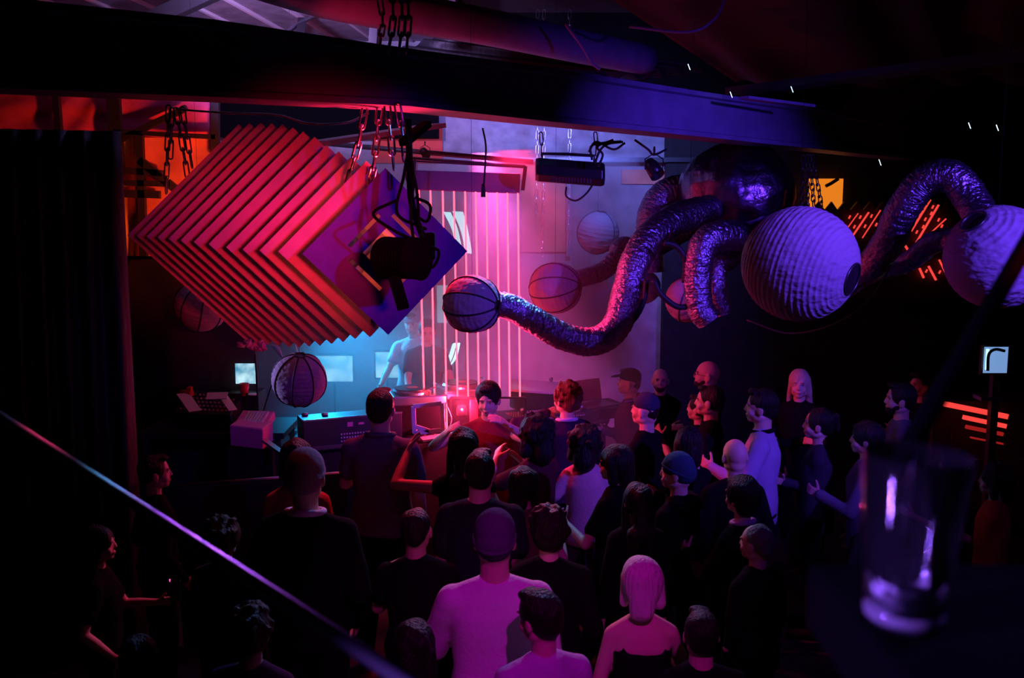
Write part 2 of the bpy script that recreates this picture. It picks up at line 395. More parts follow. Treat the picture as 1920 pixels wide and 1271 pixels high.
# ------------------------------------------------------------------ fabric screen wall on the left
D0 = 8.0
def panel(px0, py0, px1, py1, d, m, name, label, cut=None, cat='panel', grp=None):
    a = P(px0, py0, d); c = P(px1, py1, d); bb = P(px1, py0, d); e = P(px0, py1, d)
    nx, nz = 26, 14; vs = []; fs = []
    for side in (0, 1):
        for j in range(nz + 1):
            for i in range(nx + 1):
                u = i / nx; v = j / nz
                p = a.lerp(bb, u).lerp(e.lerp(c, u), v)
                vs.append((p.x, p.y + .012 * math.sin(u * 11 + v * 7 + px0) + .01 * math.sin(v * 13) + side * .01, p.z))
    k = nx + 1; K = k * (nz + 1)
    for j in range(nz):
        for i in range(nx):
            fs.append((j * k + i, (j + 1) * k + i, (j + 1) * k + i + 1, j * k + i + 1)); fs.append((K + j * k + i, K + j * k + i + 1, K + (j + 1) * k + i + 1, K + (j + 1) * k + i))
    return tag(MB().add(vs, fs).build(name, m, smooth=True), label, cat, grp)
panel(-150, 165, 108, 262, D0, M['crimsonfab'], 'fabric_panel', 'dim crimson fabric panel at far upper left above the curtain')
panel(108, 165, 218, 262, D0 + .02, M['crimsonfab'], 'fabric_panel', 'crimson fabric panel between two black posts above the curtain')
panel(218, 170, 410, 258, D0 + .04, M['crimsonfab'], 'fabric_panel', 'creased pinkish fabric panel over the orange ones, behind the slanting brace')
panel(215, 258, 262, 480, D0 + .02, M['yellowfab'], 'fabric_panel', 'narrow yellow-orange fabric panel right beside the curtain edge')
panel(262, 258, 410, 480, D0 + .04, M['orangefab'], 'fabric_panel', 'bright orange fabric panel crossed by hanging chains')
fr = empty('steel_frame', P(260, 300, D0 - .08), 'black steel frame of posts and braces in front of the orange fabric', 'frame')
for a_, b_, wd in (((104, 165), (112, 262), .05), ((212, 165), (222, 330), .10), ((262, 250), (270, 480), .055), ((404, 165), (404, 300), .06), ((405, 257), (215, 247), .035), ((350, 202), (226, 262), .045),
                  ((215, 318), (305, 325), .05), ((262, 300), (330, 355), .06), ((215, 342), (320, 345), .045), ((215, 362), (300, 365), .06)):
    rel(MB().bar(P(*a_, D0 - .08), P(*b_, D0 - .08), wd, .05, up=(0, 1, 0)).build('bar', M['black']), fr)
slab('wall_left_partition', tuple((P(-150, 370, 8.15) + P(430, 900, 8.15)) / 2 + Vector((0, .1, -.5))), (2.9, .1, 3.4), M['darkwall'])

# ------------------------------------------------------------------ stack of square boards
cxs = [720, 690, 662, 639, 617, 595, 574, 555, 536, 516, 496, 475, 455]
lef = [575, 534, 501, 467, 436, 404, 378, 354, 332, 312, 293, 275, 259]
ly_ = [469, 465, 463, 461, 457, 451, 447, 444, 441, 439, 437, 436, 435]
by_ = [628, 630, 634, 636, 638, 640, 642, 643, 642, 640, 638, 635, 632]
yaw = R(17)
def board(k, m, slits):
    d = 5.0 + k * .15
    c = P(cxs[k] + (5 if k == 0 else 0), ly_[k] + 4, d); hw = (cxs[k] - lef[k]) / FPX * d / math.cos(yaw); hz = (by_[k] - ly_[k]) / FPX * d
    s = (hw * math.cos(yaw) * 0 + (hw + hz) / 2) / math.sqrt(2)
    if slits: g = [-1, -.56, -.49, -.37, -.29, .29, .37, .49, .56, 1]
    else: g = [-1, -.36, .36, 1]
    def hole(i, j):
        u = (g[i] + g[i + 1]) / 2; v = (g[j] + g[j + 1]) / 2
        if not slits: return i == 1 and j == 1
        if abs(u) < .29 and abs(v) < .29: return True
        if .49 < abs(u) < .56 and abs(v) < .37: return True
        if .49 < abs(v) < .56 and abs(u) < .37: return True
        return False
    n = len(g); b = MB(); T = .010
    def vid(i, j, s_): return (s_ * n + j) * n + i
    for s_ in (0, 1):
        for j in range(n):
            for i in range(n):
                u, v = g[i] * s, g[j] * s
                x = (u - v) / math.sqrt(2); z = (u + v) / math.sqrt(2)
                y = (s_ - .5) * T
                b.v.append((x * math.cos(yaw) - y * math.sin(yaw), y * math.cos(yaw) + x * math.sin(yaw), z))
    solid = lambda i, j: 0 <= i < n - 1 and 0 <= j < n - 1 and not hole(i, j)
    for j in range(n - 1):
        for i in range(n - 1):
            if not solid(i, j): continue
            b.f.append((vid(i, j, 0), vid(i + 1, j, 0), vid(i + 1, j + 1, 0), vid(i, j + 1, 0)))
            b.f.append((vid(i, j, 1), vid(i, j + 1, 1), vid(i + 1, j + 1, 1), vid(i + 1, j, 1)))
            for (di, dj, p, q) in ((-1, 0, (i, j + 1), (i, j)), (1, 0, (i + 1, j), (i + 1, j + 1)), (0, -1, (i, j), (i + 1, j)), (0, 1, (i + 1, j + 1), (i, j + 1))):
                if not solid(i + di, j + dj): b.f.append((vid(*q, 0), vid(*p, 0), vid(*p, 1), vid(*q, 1)))
    return b, c
root = empty('board_sculpture', P(720, 480, 5.0), 'hanging sculpture of stacked square boards turned on their corners, glowing red, violet-lit front board', 'sculpture')
for k in range(13):
    b, c = board(k, None, k == 0)
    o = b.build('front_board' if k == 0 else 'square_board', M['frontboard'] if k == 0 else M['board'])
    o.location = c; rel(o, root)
    if k == 0: o['label'] = 'violet-lit front board with square hole and four slits'
# battens that carry the boards
bb = MB()
bb.bar(P(724, 350, 5.03), P(458, 262, 6.85), .025); bb.bar(P(724, 600, 5.03), P(458, 600, 6.85), .025)
rel(bb.build('batten', M['black']), root)

# chains
def chain(pts, name, label, link=.028, r=.0035, m='steel', group=None):
    pts = spline(pts, 10); L = [0]
    for a, b2 in zip(pts, pts[1:]): L.append(L[-1] + (b2 - a).length)
    b = MB(); n = max(2, int(L[-1] / (link * 1.5)))
    def at(s_):
        for i in range(len(L) - 1):
            if L[i + 1] >= s_: return pts[i].lerp(pts[i + 1], (s_ - L[i]) / max(1e-6, L[i + 1] - L[i]))
        return pts[-1]
    for i in range(n):
        a = at(L[-1] * i / n); c = at(L[-1] * (i + 1) / n); t = (c - a).normalized(); ext = link * .22
        a = a - t * ext; c = c + t * ext
        u = Vector((0, 1, 0)) if i % 2 else Vector((1, 0, 0)); x = (u - t * u.dot(t)).normalized(); hw = link * .30
        m_ = (a + c) / 2; hl = (c - a).length / 2 - hw
        ring = []
        for q in range(12):
            an = 2 * math.pi * q / 12
            ring.append(m_ + t * (hl * (1 if math.sin(an) > 0 else -1) + hw * math.sin(an)) + x * hw * math.cos(an))
        ring.append(ring[0])
        b.tube(ring, r, 5, cap=False)
    return tag(b.build(name, M[m], smooth=True), label, 'chain', group)
G1 = 'steel chains hanging from the long beam'
chain([P(684, 205, 5.0), P(672, 270, 5.05), P(652, 345, 5.2)], 'chain', 'leftmost steel chain holding the board sculpture to the beam', .05, .006, group=G1)
chain([P(712, 200, 5.0), P(702, 300, 5.05), P(690, 362, 5.15)], 'chain', 'steel chain second from the left above the board sculpture', .05, .006, group=G1)
chain([P(726, 200, 4.9), P(733, 260, 4.95), P(738, 315, 5.0)], 'chain', 'red-lit chain reaching the top corner of the violet-lit front board', .05, .006, group=G1)
chain([P(745, 198, 4.85), P(760, 280, 4.85), P(763, 335, 4.85)], 'chain', 'steel chain beside the black lamp stem', .05, .006, group=G1)
for x0, x1 in ((735, 728), (752, 748), (764, 762)):
    chain([P(x0, -30, 4.75), P(x0 + 2, 40, 4.75), P(x1, 96, 4.75)], 'chain', {735: 'purple-lit chain looped over the beam top, leftmost of three', 752: 'purple-lit chain over the beam top, middle of three', 764: 'purple-lit chain over the beam top, rightmost of three'}[x0], .045, .006, group=G1)
chain([P(712, 0, 5.6), P(718, 40, 5.6), P(712, 85, 5.5)], 'chain', 'red-lit chain hanging from the round pipe onto the beam', .045, .006)
for i, (a, b2, lb) in enumerate((((316, 200), (312, 360), 'leftmost chain in front of the orange fabric'), ((322, 205), (320, 295), 'short chain in front of the orange fabric'), ((330, 205), (352, 330), 'third chain in front of the orange fabric'), ((342, 203), (360, 312), 'rightmost chain in front of the orange fabric'))):
    chain([P(*a, 6.9), P((a[0] + b2[0]) / 2, (a[1] + b2[1]) / 2, 6.9), P(*b2, 6.9)], 'chain', lb, .055, .006, 'darksteel', 'dark chains by the orange fabric')
for i, (a, b2) in enumerate((((1506, 292), (1503, 392)), ((1514, 292), (1514, 392)), ((1519, 292), (1526, 388)), ((1524, 292), (1541, 390)))):
    chain([P(*a, 8.5), P((a[0] + b2[0]) / 2, (a[1] + b2[1]) / 2, 8.3), P(*b2, 8.0)], 'chain', ['leftmost', 'second', 'third', 'rightmost'][i] + ' of four slim chains above the largest violet lantern', .05, .005, 'steel', 'slim chains above the largest lantern')
for i, (x, y0, y1) in enumerate(((1008, 20, 410), (1020, 20, 480), (1068, 20, 460))):
    chain([P(x, y0, 9.6), P(x, (y0 + y1) / 2, 9.6), P(x - 3, y1, 9.6)], 'chain', ['pale chain hanging at the left end of the black flood light', 'long pale chain hanging behind the black flood light', 'pale chain hanging right of the salmon wall panel'][i], .045, .0035, 'steel', 'pale chains on the back wall')

# cables
def cable(pts, r, label, m='black', name='cable', n=8, group=None):
    return tag(MB().tube(spline(pts, n), r, 7).build(name, M[m], smooth=True), label, 'cable', group)
cable([P(330, 205, 5.6), P(430, 212, 5.6), P(520, 216, 5.6), P(580, 232, 5.6), P(650, 230, 5.5), P(690, 212, 5.2)], .006, 'thin shiny cable sagging under the beam above the board sculpture', 'steel')
cb = empty('pendant_cable', P(908, 245, 7.6), 'black pendant cable with a plug hanging in front of the pink strings', 'cable')
rel(MB().tube(spline([P(905, 240, 7.6), P(911, 275, 7.6), P(909, 320, 7.6), P(907, 348, 7.6)]), .007, 7).build('cord', M['black'], smooth=True), cb)
rel(MB().lathe([(0, .03), (.012, .03), (.014, 0), (.018, -.045), (.018, -.07), (0, -.07)], P(906, 352, 7.6), n=12).build('plug', M['black'], smooth=True), cb)
for i, pts in enumerate((((1110, 300), (1108, 275), (1130, 268), (1165, 265)), ((1115, 308), (1125, 282), (1140, 270), (1168, 266)), ((1122, 312), (1130, 290), (1120, 275), (1150, 262)), ((1104, 285), (1118, 266), (1150, 280), (1172, 268)), ((1190, 262), (1215, 280), (1226, 290), (1250, 280)))):
    cable([P(x, y, 7.6) for x, y in pts], .009, ['black cable looping from the flood light, outermost', 'black cable rising from the right end of the flood light', 'kinked black cable in the tangle by the flood light', 'black cable crossing the tangle under the beam', 'black cable sagging towards the small clamp lamp'][i], group='black cables under the beam')
cable([P(1062, 350, 7.9), P(1062, 368, 7.9), P(1080, 376, 7.9), P(1100, 362, 7.9), P(1115, 340, 7.9)], .008, 'black cable loop dangling below the flood light')
cable([P(1245, 455, 7.2), P(1268, 462, 7.2), P(1284, 485, 7.2), P(1284, 530, 7.2)], .022, 'black hose curving down behind the bent tentacle')
cable([P(1225, 525, 7.2), P(1240, 552, 7.2), P(1270, 575, 7.2), P(1300, 573, 7.2)], .022, 'black hose running to the small pink lantern')
cable([P(1212, 525, 7.3), P(1208, 560, 7.3), P(1195, 590, 7.3), P(1178, 610, 7.3)], .022, 'black hose drooping to the bottom of the long tentacle')
cable([P(1400, 600, 6.6), P(1480, 625, 6.4), P(1570, 605, 6.2), P(1640, 550, 6.2), P(1680, 470, 6.4), P(1700, 395, 6.8)], .006, 'thin cable sagging below the largest violet lantern')
cable([P(1180, 50, 7.4), P(1290, 60, 7.2), P(1340, 35, 7.2), P(1362, -10, 7.2)], .01, 'thin dark red cable drooping under the ceiling at upper middle', 'beam')
cable([P(1060, 45, 7.4), P(1090, 85, 7.5), P(1110, 118, 7.6), P(1125, 130, 7.6)], .012, 'red-lit cable slanting down to the top of the long beam', 'beam')

# ------------------------------------------------------------------ paper lanterns
def lantern(px, py, d, rpx, axis, label, ribs=10, ridges=16, hole=.22, tape=.006, paper=None):
    c = P(px, py, d); r = rpx / FPX * d
    root = empty('paper_lantern', c, label, 'lantern')
    rot = Vector(axis).to_track_quat('Z', 'Y').to_matrix()
    prof = []; N = ridges * 6; t0 = math.asin(hole)
    for i in range(N + 1):
        th = t0 + (math.pi - 2 * t0) * i / N
        rr = r * (1 - .013 * abs(math.cos(ridges * math.pi * i / N)) + .006 * noise.noise(Vector((i * .37, px, 0))))
        prof.append((rr * math.sin(th), rr * math.cos(th)))
    inner = [(a * .985, b2 * .985) for a, b2 in reversed(prof)]
    o = MB().lathe(prof + inner + [prof[0]], (0, 0, 0), rot, 56).build('paper_shade', paper or M['lantern'], root, True)
    wf = MB()
    for k in range(ribs):
        a = 2 * math.pi * k / ribs + .3
        pts = []
        for i in range(25):
            th = t0 + (math.pi - 2 * t0) * i / 24
            p = Vector((r * 1.004 * math.sin(th) * math.cos(a), r * 1.004 * math.sin(th) * math.sin(a), r * 1.004 * math.cos(th)))
            pts.append(rot @ p)
        wf.tube(pts, tape, 5)
    if ribs: wf.build('wire_frame', M['black'], root, True)
    for e_ in (1, -1): MB().torus(rot @ Vector((0, 0, e_ * r * math.cos(t0))), r * hole, .007, rot).build('opening_ring', M['darksteel'], root, True)
    return root
la = lantern(885, 570, 6.8, 55, (1, -.45, -.02), 'dark grey-violet paper lantern at the tip of the long front tentacle', 8, 15, .2, .007)
lb = lantern(1041, 540, 8.3, 49, (1, -.35, .15), 'pinkish ribbed paper lantern at the tip of the shorter tentacle behind', 8, 15, .2, .006)
lantern(1500, 495, 5.6, 108, (.72, -.62, -.22), 'largest violet paper lantern with its round opening facing right', 0, 26, .27)
lantern(1872, 482, 5.4, 97, (.55, .2, -.6), 'large violet paper lantern cut by the right edge of the room view', 0, 18, .25)
lantern(1121, 436, 9.9, 40, (.15, -.1, 1), 'small pale blue and pink paper lantern hanging before the back wall', 3, 14, .2, .004)
lantern(561, 712, 7.0, 52, (.12, -.25, 1), 'lavender and pink paper lantern hanging low under the board sculpture', 8, 17, .2, .006)
lantern(378, 572, 7.6, 50, (.3, -.3, 1), 'pale lavender paper lantern half hidden behind the stacked boards', 8, 15, .2, .006)
lantern(1290, 562, 8.0, 43, (.2, -.2, 1), 'small pink paper lantern behind the bent foil tentacle', 4, 14, .2, .004)
lantern(1207, 538, 8.9, 32, (.2, -.2, 1), 'small dim lantern hidden behind the long tentacle', 0, 12, .2)
cable([P(561, 662, 7.0), P(556, 648, 7.0), P(560, 636, 7.0)], .005, 'short pale string holding the low lavender lantern', 'white', 'hanging_string')
for (px, py, d, top, lb2) in ((561, 660, 7.0, 470, 'thin dark wire above the low lavender lantern'), (1121, 396, 9.9, 200, 'thin wire holding the small pale blue lantern'), (378, 522, 7.6, 230, 'thin wire holding the half hidden lavender lantern'), (1290, 519, 8.0, 250, 'thin wire holding the small pink lantern'), (885, 515, 6.8, 190, 'thin wire holding the dark grey-violet lantern'), (1041, 491, 8.3, 215, 'thin wire holding the pinkish ribbed lantern'), (1500, 388, 5.6, 0, 'thin wire holding the largest violet lantern'), (1872, 388, 5.4, 0, 'thin wire holding the lantern cut by the right edge')):
    a = P(px, py, d); z = 4.9
    tag(MB().tube([a, (a.x, a.y, (a.z + z) / 2), (a.x, a.y, z)], .0012, 5).build('hanging_wire', M['void']), lb2, 'wire')

# ------------------------------------------------------------------ foil octopus
octo = empty('foil_octopus', P(1380, 355, 8.65), 'dark foil octopus with a round crinkled body and bent tentacles hanging under the beam', 'sculpture')
def foil_body(c, rx, rz):
    vs = []; fs = []; nu, nv = 96, 56
    for j in range(nv + 1):
        th = math.pi * j / nv
        for i in range(nu):
            a = 2 * math.pi * i / nu
            n_ = Vector((math.sin(th) * math.cos(a), math.sin(th) * math.sin(a), math.cos(th)))
            k = 1 + .020 * noise.noise(n_ * 4) + .014 * noise.noise(Vector((n_.x * 3, n_.y * 3, n_.z * 14))) - .035 * abs(math.cos(a * 4)) ** 10
            k *= 1 + .05 * noise.noise(n_ * 1.5)
            vs.append((c.x + n_.x * rx * k, c.y + n_.y * rx * k, c.z + n_.z * rz * k))
    for j in range(nv):
        for i in range(nu): fs.append((j * nu + i, (j + 1) * nu + i, (j + 1) * nu + (i + 1) % nu, j * nu + (i + 1) % nu))
    return MB().add(vs, fs)
rel(foil_body(P(1382, 358, 8.65), .50, .42).build('foil_head', M['foilball'], smooth=True), octo)
def tentacle(pts, r0, r1, seed=0):
    pp = spline([P(*p) for p in pts], 34); n = len(pp); rr = []
    for i in range(n):
        t = i / (n - 1); r = r0 + (r1 - r0) * t
        def f(a, r=r, i=i):
            return r * (1.12 + .022 * math.sin(i * 2.3 + seed) + .07 * noise.noise(Vector((math.cos(a) * 2, math.sin(a) * 2, i * .45 + seed))) + .05 * noise.noise(Vector((math.cos(a) * 6, math.sin(a) * 6, i * .9 + seed))))
        rr.append(f)
    return rel(MB().tube(pp, r0, 28, rr).build('tentacle', M['foil'], smooth=True), octo)
tentacle([(1330, 395, 8.3), (1275, 408, 8.0), (1225, 440, 7.7), (1192, 490, 7.5), (1175, 550, 7.4), (1155, 612, 7.3), (1115, 640, 7.2), (1060, 632, 7.1), (1000, 600, 7.0), (955, 575, 6.95), (915, 570, 6.85)], .115, .078, 1)
tentacle([(1330, 400, 8.9), (1270, 440, 8.9), (1210, 470, 8.8), (1168, 462, 8.7), (1155, 485, 8.6), (1130, 508, 8.5), (1095, 520, 8.4), (1068, 526, 8.35)], .085, .065, 2)
tentacle([(1300, 352, 8.9), (1250, 362, 8.9), (1222, 400, 8.85), (1218, 460, 8.8), (1220, 510, 8.8)], .12, .10, 3)
tentacle([(1440, 430, 8.2), (1400, 443, 7.6), (1350, 440, 7.3), (1318, 462, 7.2), (1308, 520, 7.2), (1312, 575, 7.2), (1330, 600, 7.2)], .10, .085, 4)
tentacle([(1400, 430, 8.4), (1370, 480, 7.9), (1345, 500, 7.7), (1345, 550, 7.6), (1358, 588, 7.6)], .085, .065, 5)
tentacle([(1440, 420, 8.6), (1520, 500, 7.5), (1610, 510, 6.6), (1660, 462, 6.3), (1692, 395, 6.1), (1735, 340, 6.0), (1785, 332, 5.9), (1822, 375, 5.8), (1850, 430, 5.6)], .09, .085, 6)
tentacle([(1440, 440, 8.6), (1540, 530, 7.4), (1620, 520, 6.9), (1665, 478, 6.8), (1700, 415, 6.7), (1712, 385, 6.7)], .055, .045, 7)
tentacle([(1460, 440, 8.6), (1560, 540, 7.2), (1625, 512, 6.9), (1700, 492, 6.6), (1750, 455, 6.3), (1800, 445, 6.0)], .06, .062, 8)

# ------------------------------------------------------------------ pink strings and their box
hx = empty('string_light_box', P(880, 338, 8.2), 'grey metal box with an open top frame that the pink strings hang from', 'light fixture')
a = P(780, 338, 8.2); c = P(975, 344, 8.2)
rel(MB().bar(a + Vector((0, .1, 0)), c + Vector((0, .1, 0)), .22, .16).build('housing', M['beam'], bevel=.008), hx)
rel(MB().bar(P(778, 300, 8.2), P(778, 350, 8.2), .03, .16, up=(0, 1, 0)).bar(P(985, 312, 8.2), P(980, 357, 8.2), .03, .16, up=(0, 1, 0)).build('end_plate', M['darksteel']), hx)
rel(MB().bar(P(778, 302, 8.2), P(985, 314, 8.2), .02, .015).build('top_rail', M['darksteel']), hx)
xt = [785, 807, 830, 851, 872, 892, 912, 932, 951, 971]; xb = [797, 816, 838, 858, 878, 898, 917, 937, 956, 975]
yb = [862, 857, 854, 796, 776, 770, 776, 772, 770, 778]
ordn = ['first', 'second', 'third', 'fourth', 'fifth', 'sixth', 'seventh', 'eighth', 'ninth', 'tenth']
for i in range(10):
    a = P(xt[i], 352 + i * .5, 8.2); b2 = P(xb[i], yb[i], 8.05)
    b2 = Vector((P(xb[i], 776, 8.1).x, 8.1, 1.16 if i < 3 else 1.56))
    tag(MB().tube([a, (a + b2) / 2, b2], .0068, 8).build('light_string', M['pinkneon'], smooth=True), ordn[i] + ' glowing pink light string from the left, stretched down to the booth', 'light string', 'pink light strings')
ra_ = Vector((P(845, 776, 8.1).x, 8.1, 1.55)); rb_ = Vector((P(985, 776, 8.1).x, 8.1, 1.55))
an = empty('string_anchor', ra_, 'slim dark anchor bar that holds the lower ends of the right-hand pink strings', 'bar')
rel(MB().bar(ra_, rb_, .02, .015).build('bar', M['black']), an)
for q in (ra_, rb_): rel(MB().bar(q - Vector((0, 0, .30)), q, .018).build('post', M['black']), an)
# hanging flood light
fl = empty('flood_light', P(1070, 320, 7.9), 'black flood light hanging from chains with cables below it', 'flood light')
fb = MB(); prof = [(-.14, .03), (-.10, .09), (.10, .09), (.15, .05), (.14, -.05), (.07, -.09), (-.08, -.09), (-.14, -.04)]
c0 = P(1004, 318, 7.9); c1 = P(1132, 328, 7.9); k = len(prof)
for cc, sc in ((c0, .92), (c0 + (c1 - c0) * .04, 1), (c0 + (c1 - c0) * .96, 1), (c1, .88)):
    for y, z in prof: fb.v.append((cc.x, cc.y + y * sc, cc.z + z * sc))
for i in range(3):
    for j in range(k): fb.f.append((i * k + j, i * k + (j + 1) % k, (i + 1) * k + (j + 1) % k, (i + 1) * k + j))
fb.f += [tuple(range(k))[::-1], tuple(range(3 * k, 4 * k))]
rel(fb.build('housing', M['blackgloss'], bevel=.006), fl)
rel(MB().tube([P(1015, 312, 7.9), P(1017, 288, 7.9), P(1065, 289, 7.9), P(1114, 292, 7.9), P(1114, 318, 7.9)], .012, 8).build('bracket', M['black'], smooth=True), fl)
lb_ = MB()
for i in range(14): lb_.bar(P(1032 + i * 5.8, 331 + i * .3, 7.735), P(1032 + i * 5.8, 340 + i * .3, 7.735), .010, .006, up=(0, 1, 0))
rel(lb_.build('vent_grille', M['darksteel']), fl)
for x in (1014, 1116):
    chain([P(x, 250, 7.9), P(x + 2, 270, 7.9), P(x + 1, 290, 7.9)], 'chain', 'chain at the %s end of the flood light bracket' % ('left' if x < 1100 else 'right'), .045, .005, 'darksteel')
# clamp lamps
def clamp_lamp(px, py, d, label, s=1.0, down=(.4, -.5, -.7)):
    r_ = empty('stage_lamp', P(px, py, d), label, 'stage lamp')
    rot = Vector(down).to_track_quat('Z', 'Y').to_matrix()
    MB().lathe([(0, -.12 * s), (.05 * s, -.11 * s), (.07 * s, -.05 * s), (.075 * s, .08 * s), (.068 * s, .08 * s), (.06 * s, -.03 * s), (0, -.04 * s)], (0, 0, 0), rot, 20).build('lamp_can', M['blackgloss'], r_, True)
    MB().tube([(-.085 * s, 0, 0), (-.09 * s, 0, .10 * s), (0, 0, .16 * s), (.09 * s, 0, .10 * s), (.085 * s, 0, 0)], .007 * s, 6).build('yoke', M['black'], r_)
    MB().torus((0, 0, .19 * s), .028 * s, .008 * s, Euler((0, R(90), 0)).to_matrix()).build('hook_clamp', M['black'], r_, True)
    return r_
clamp_lamp(1226, 318, 7.9, 'small black lamp clamped under the beam left of the foil octopus', .8)
clamp_lamp(797, 288, 8.35, 'tiny lamp clamped to the rail above the string box', .45)
# black par can in front of the board sculpture
pc = empty('par_lamp', P(765, 480, 4.62), 'big black spot lamp with cooling fins hanging in front of the violet-lit board', 'stage lamp')
ctr = P(758, 484, 4.62)
rot = Vector((-.72, .62, -.02)).to_track_quat('Z', 'Y').to_matrix()
prof = [(0, -.12), (.06, -.115), (.088, -.09)]
for i in range(9): z = -.08 + i * .02; prof += [(.097, z), (.097, z + .010), (.084, z + .012), (.084, z + .018)]
prof += [(.10, .10), (.10, .125), (.085, .125), (.08, .08), (0, .075)]
rel(MB().lathe(prof, ctr, rot, 32).build('lamp_can', M['void'], smooth=False), pc)
rel(MB().tube(spline([P(765, 225, 4.75), P(768, 300, 4.7), P(772, 380, 4.65), P(795, 450, 4.6)]), .016, 8).build('stem', M['void'], smooth=True), pc)
rel(MB().tube(spline([P(795, 450, 4.6), P(808, 480, 4.6), P(795, 520, 4.6), P(760, 512, 4.6)]), .012, 8).build('yoke', M['void'], smooth=True), pc)
rel(MB().bar(P(738, 515, 4.58), P(757, 580, 4.58), .055, .035, up=(0, 1, 0)).build('barn_door', M['void'], bevel=.006), pc)
rel(MB().box(P(802, 462, 4.66), (.07, .06, .13)).build('ballast_box', M['void'], bevel=.012), pc)
for i, pts in enumerate((((770, 250), (757, 330), (745, 400), (800, 430)), ((778, 370), (806, 385), (800, 415), (775, 400)), ((745, 375), (700, 400), (735, 430), (775, 450)), ((790, 460), (822, 470), (812, 500), (785, 498)), ((768, 300), (782, 360), (786, 420), (798, 470)), ((762, 250), (775, 330), (770, 400), (778, 470)))):
    cable([P(x, y, 4.64 - .02 * i) for x, y in pts], .0075, ['black cable winding down the lamp stem to the ballast', 'small cable loop at the right of the lamp stem', 'black cable looping left across the violet-lit board', 'cable loop beside the ballast box', 'cable taped straight to the lamp stem', 'second straight cable beside the lamp stem'][i], m='void', group='black cables of the spot lamp')
tag(MB().bar(P(757, 268, 4.72), P(800, 232, 4.95), .05, .03).build('clamp_arm', M['void']), 'black clamp arm slanting from the beam to the lamp stem', 'clamp')

# ------------------------------------------------------------------ lit sheets and screens at the back
def screen(px0, py0, px1, py1, d, m, name, label, frame=True, rz=0):
    a = P(px0, py0, d); c = P(px1, py1, d); cc = (a + c) / 2; w2 = (c.x - a.x); h = a.z - c.z
    r_ = empty(name, cc, label, 'screen', rz=rz)
    MB().box((0, 0, 0), (w2, .012, h)).build('screen_surface', m, r_)
    if frame:
        f = MB(); t = .015
        f.box((0, .012, h / 2 + t / 2), (w2 + 2 * t, .04, t)); f.box((0, .012, -h / 2 - t / 2), (w2 + 2 * t, .04, t)); f.box((-w2 / 2 - t / 2, .012, 0), (t, .04, h)); f.box((w2 / 2 + t / 2, .012, 0), (t, .04, h)); f.box((0, .03, 0), (w2, .01, h))
        f.build('screen_frame', M['black'], r_)
    return r_
screen(592, 667, 662, 715, 10.2, M['moviescreen'], 'projection_screen', 'wide pale cyan screen behind the lavender lantern')
screen(704, 660, 748, 708, 10.2, M['moviescreen'], 'projection_screen', 'pale cyan screen partly hidden by the disc jockeys')
screen(819, 535, 840, 605, 10.6, M['cyanscreen'], 'glowing_screen', 'tall cyan lit panel behind the first pink strings', False)
screen(441, 681, 480, 719, 8.02, M['moviescreen2'], 'video_monitor', 'small video monitor showing a blue picture above the red cup')
for px, py, d, z1, l_ in ((627, 690, 10.25, 1.5, 'black stand behind the wide cyan screen'), (726, 685, 10.25, 1.5, 'black stand behind the partly hidden cyan screen'), (829, 570, 10.65, 2.2, 'black stand behind the tall lit panel'),
                       (852, 440, 10.68, 2.8, 'black stand behind the slim curved lit sheet'), (872, 440, 10.68, 2.8, 'black stand behind the broad curved lit sheet'), (846, 670, 9.68, 1.5, 'black stand behind the left slanting lit strip'), (853, 662, 9.68, 1.5, 'black stand behind the right slanting lit strip')):
    q = P(px, py, d); tag(MB().bar((q.x, q.y, .5), (q.x, q.y, q.z), .02).build('screen_stand', M['black']), l_, 'stand')
# curved bright sheet
def curved(pts_l, pts_r, d, m, name, label, cat='light panel'):
    L = spline([P(*p, d) for p in pts_l], 6); Rr = spline([P(*p, d) for p in pts_r], 6); vs = []; fs = []; n = len(L); K = 7
    for s_ in (0, 1):
        for a, b2 in zip(L, Rr):
            for k_ in range(K): q = a.lerp(b2, k_ / (K - 1)); vs.append((q.x, q.y + .06 * math.sin(k_ / (K - 1) * 3.14) + s_ * .012, q.z))
    for i in range(n - 1):
        for k_ in range(K - 1):
            q = (i * K + k_, (i + 1) * K + k_, (i + 1) * K + k_ + 1, i * K + k_ + 1); fs.append(q); fs.append(tuple(x + n * K for x in q[::-1]))
    return tag(MB().add(vs, fs).build(name, m, smooth=True), label, cat)
curved([(831, 397), (845, 425), (852, 450), (855, 475)], [(845, 398), (857, 425), (863, 450), (868, 475)], 10.6, M['whitescreen'], 'lit_sheet', 'slim curved white lit sheet behind the strings, left one')
curved([(848, 396), (861, 425), (868, 450), (871, 475)], [(868, 397), (876, 425), (881, 450), (885, 476)], 10.6, M['whitescreen'], 'lit_sheet', 'broad curved white lit sheet behind the strings, right one')
curved([(848, 645), (843, 662), (836, 680), (829, 698)], [(856, 644), (851, 662), (845, 678), (834, 695)], 9.6, M['whitescreen'], 'lit_sheet', 'slanting white lit strip beside the disc jockeys, left half')
curved([(857, 644), (853, 662), (847, 678), (837, 690)], [(863, 644), (859, 662), (853, 676), (843, 688)], 9.6, M['whitescreen'], 'lit_sheet', 'slanting white lit strip beside the disc jockeys, right half')
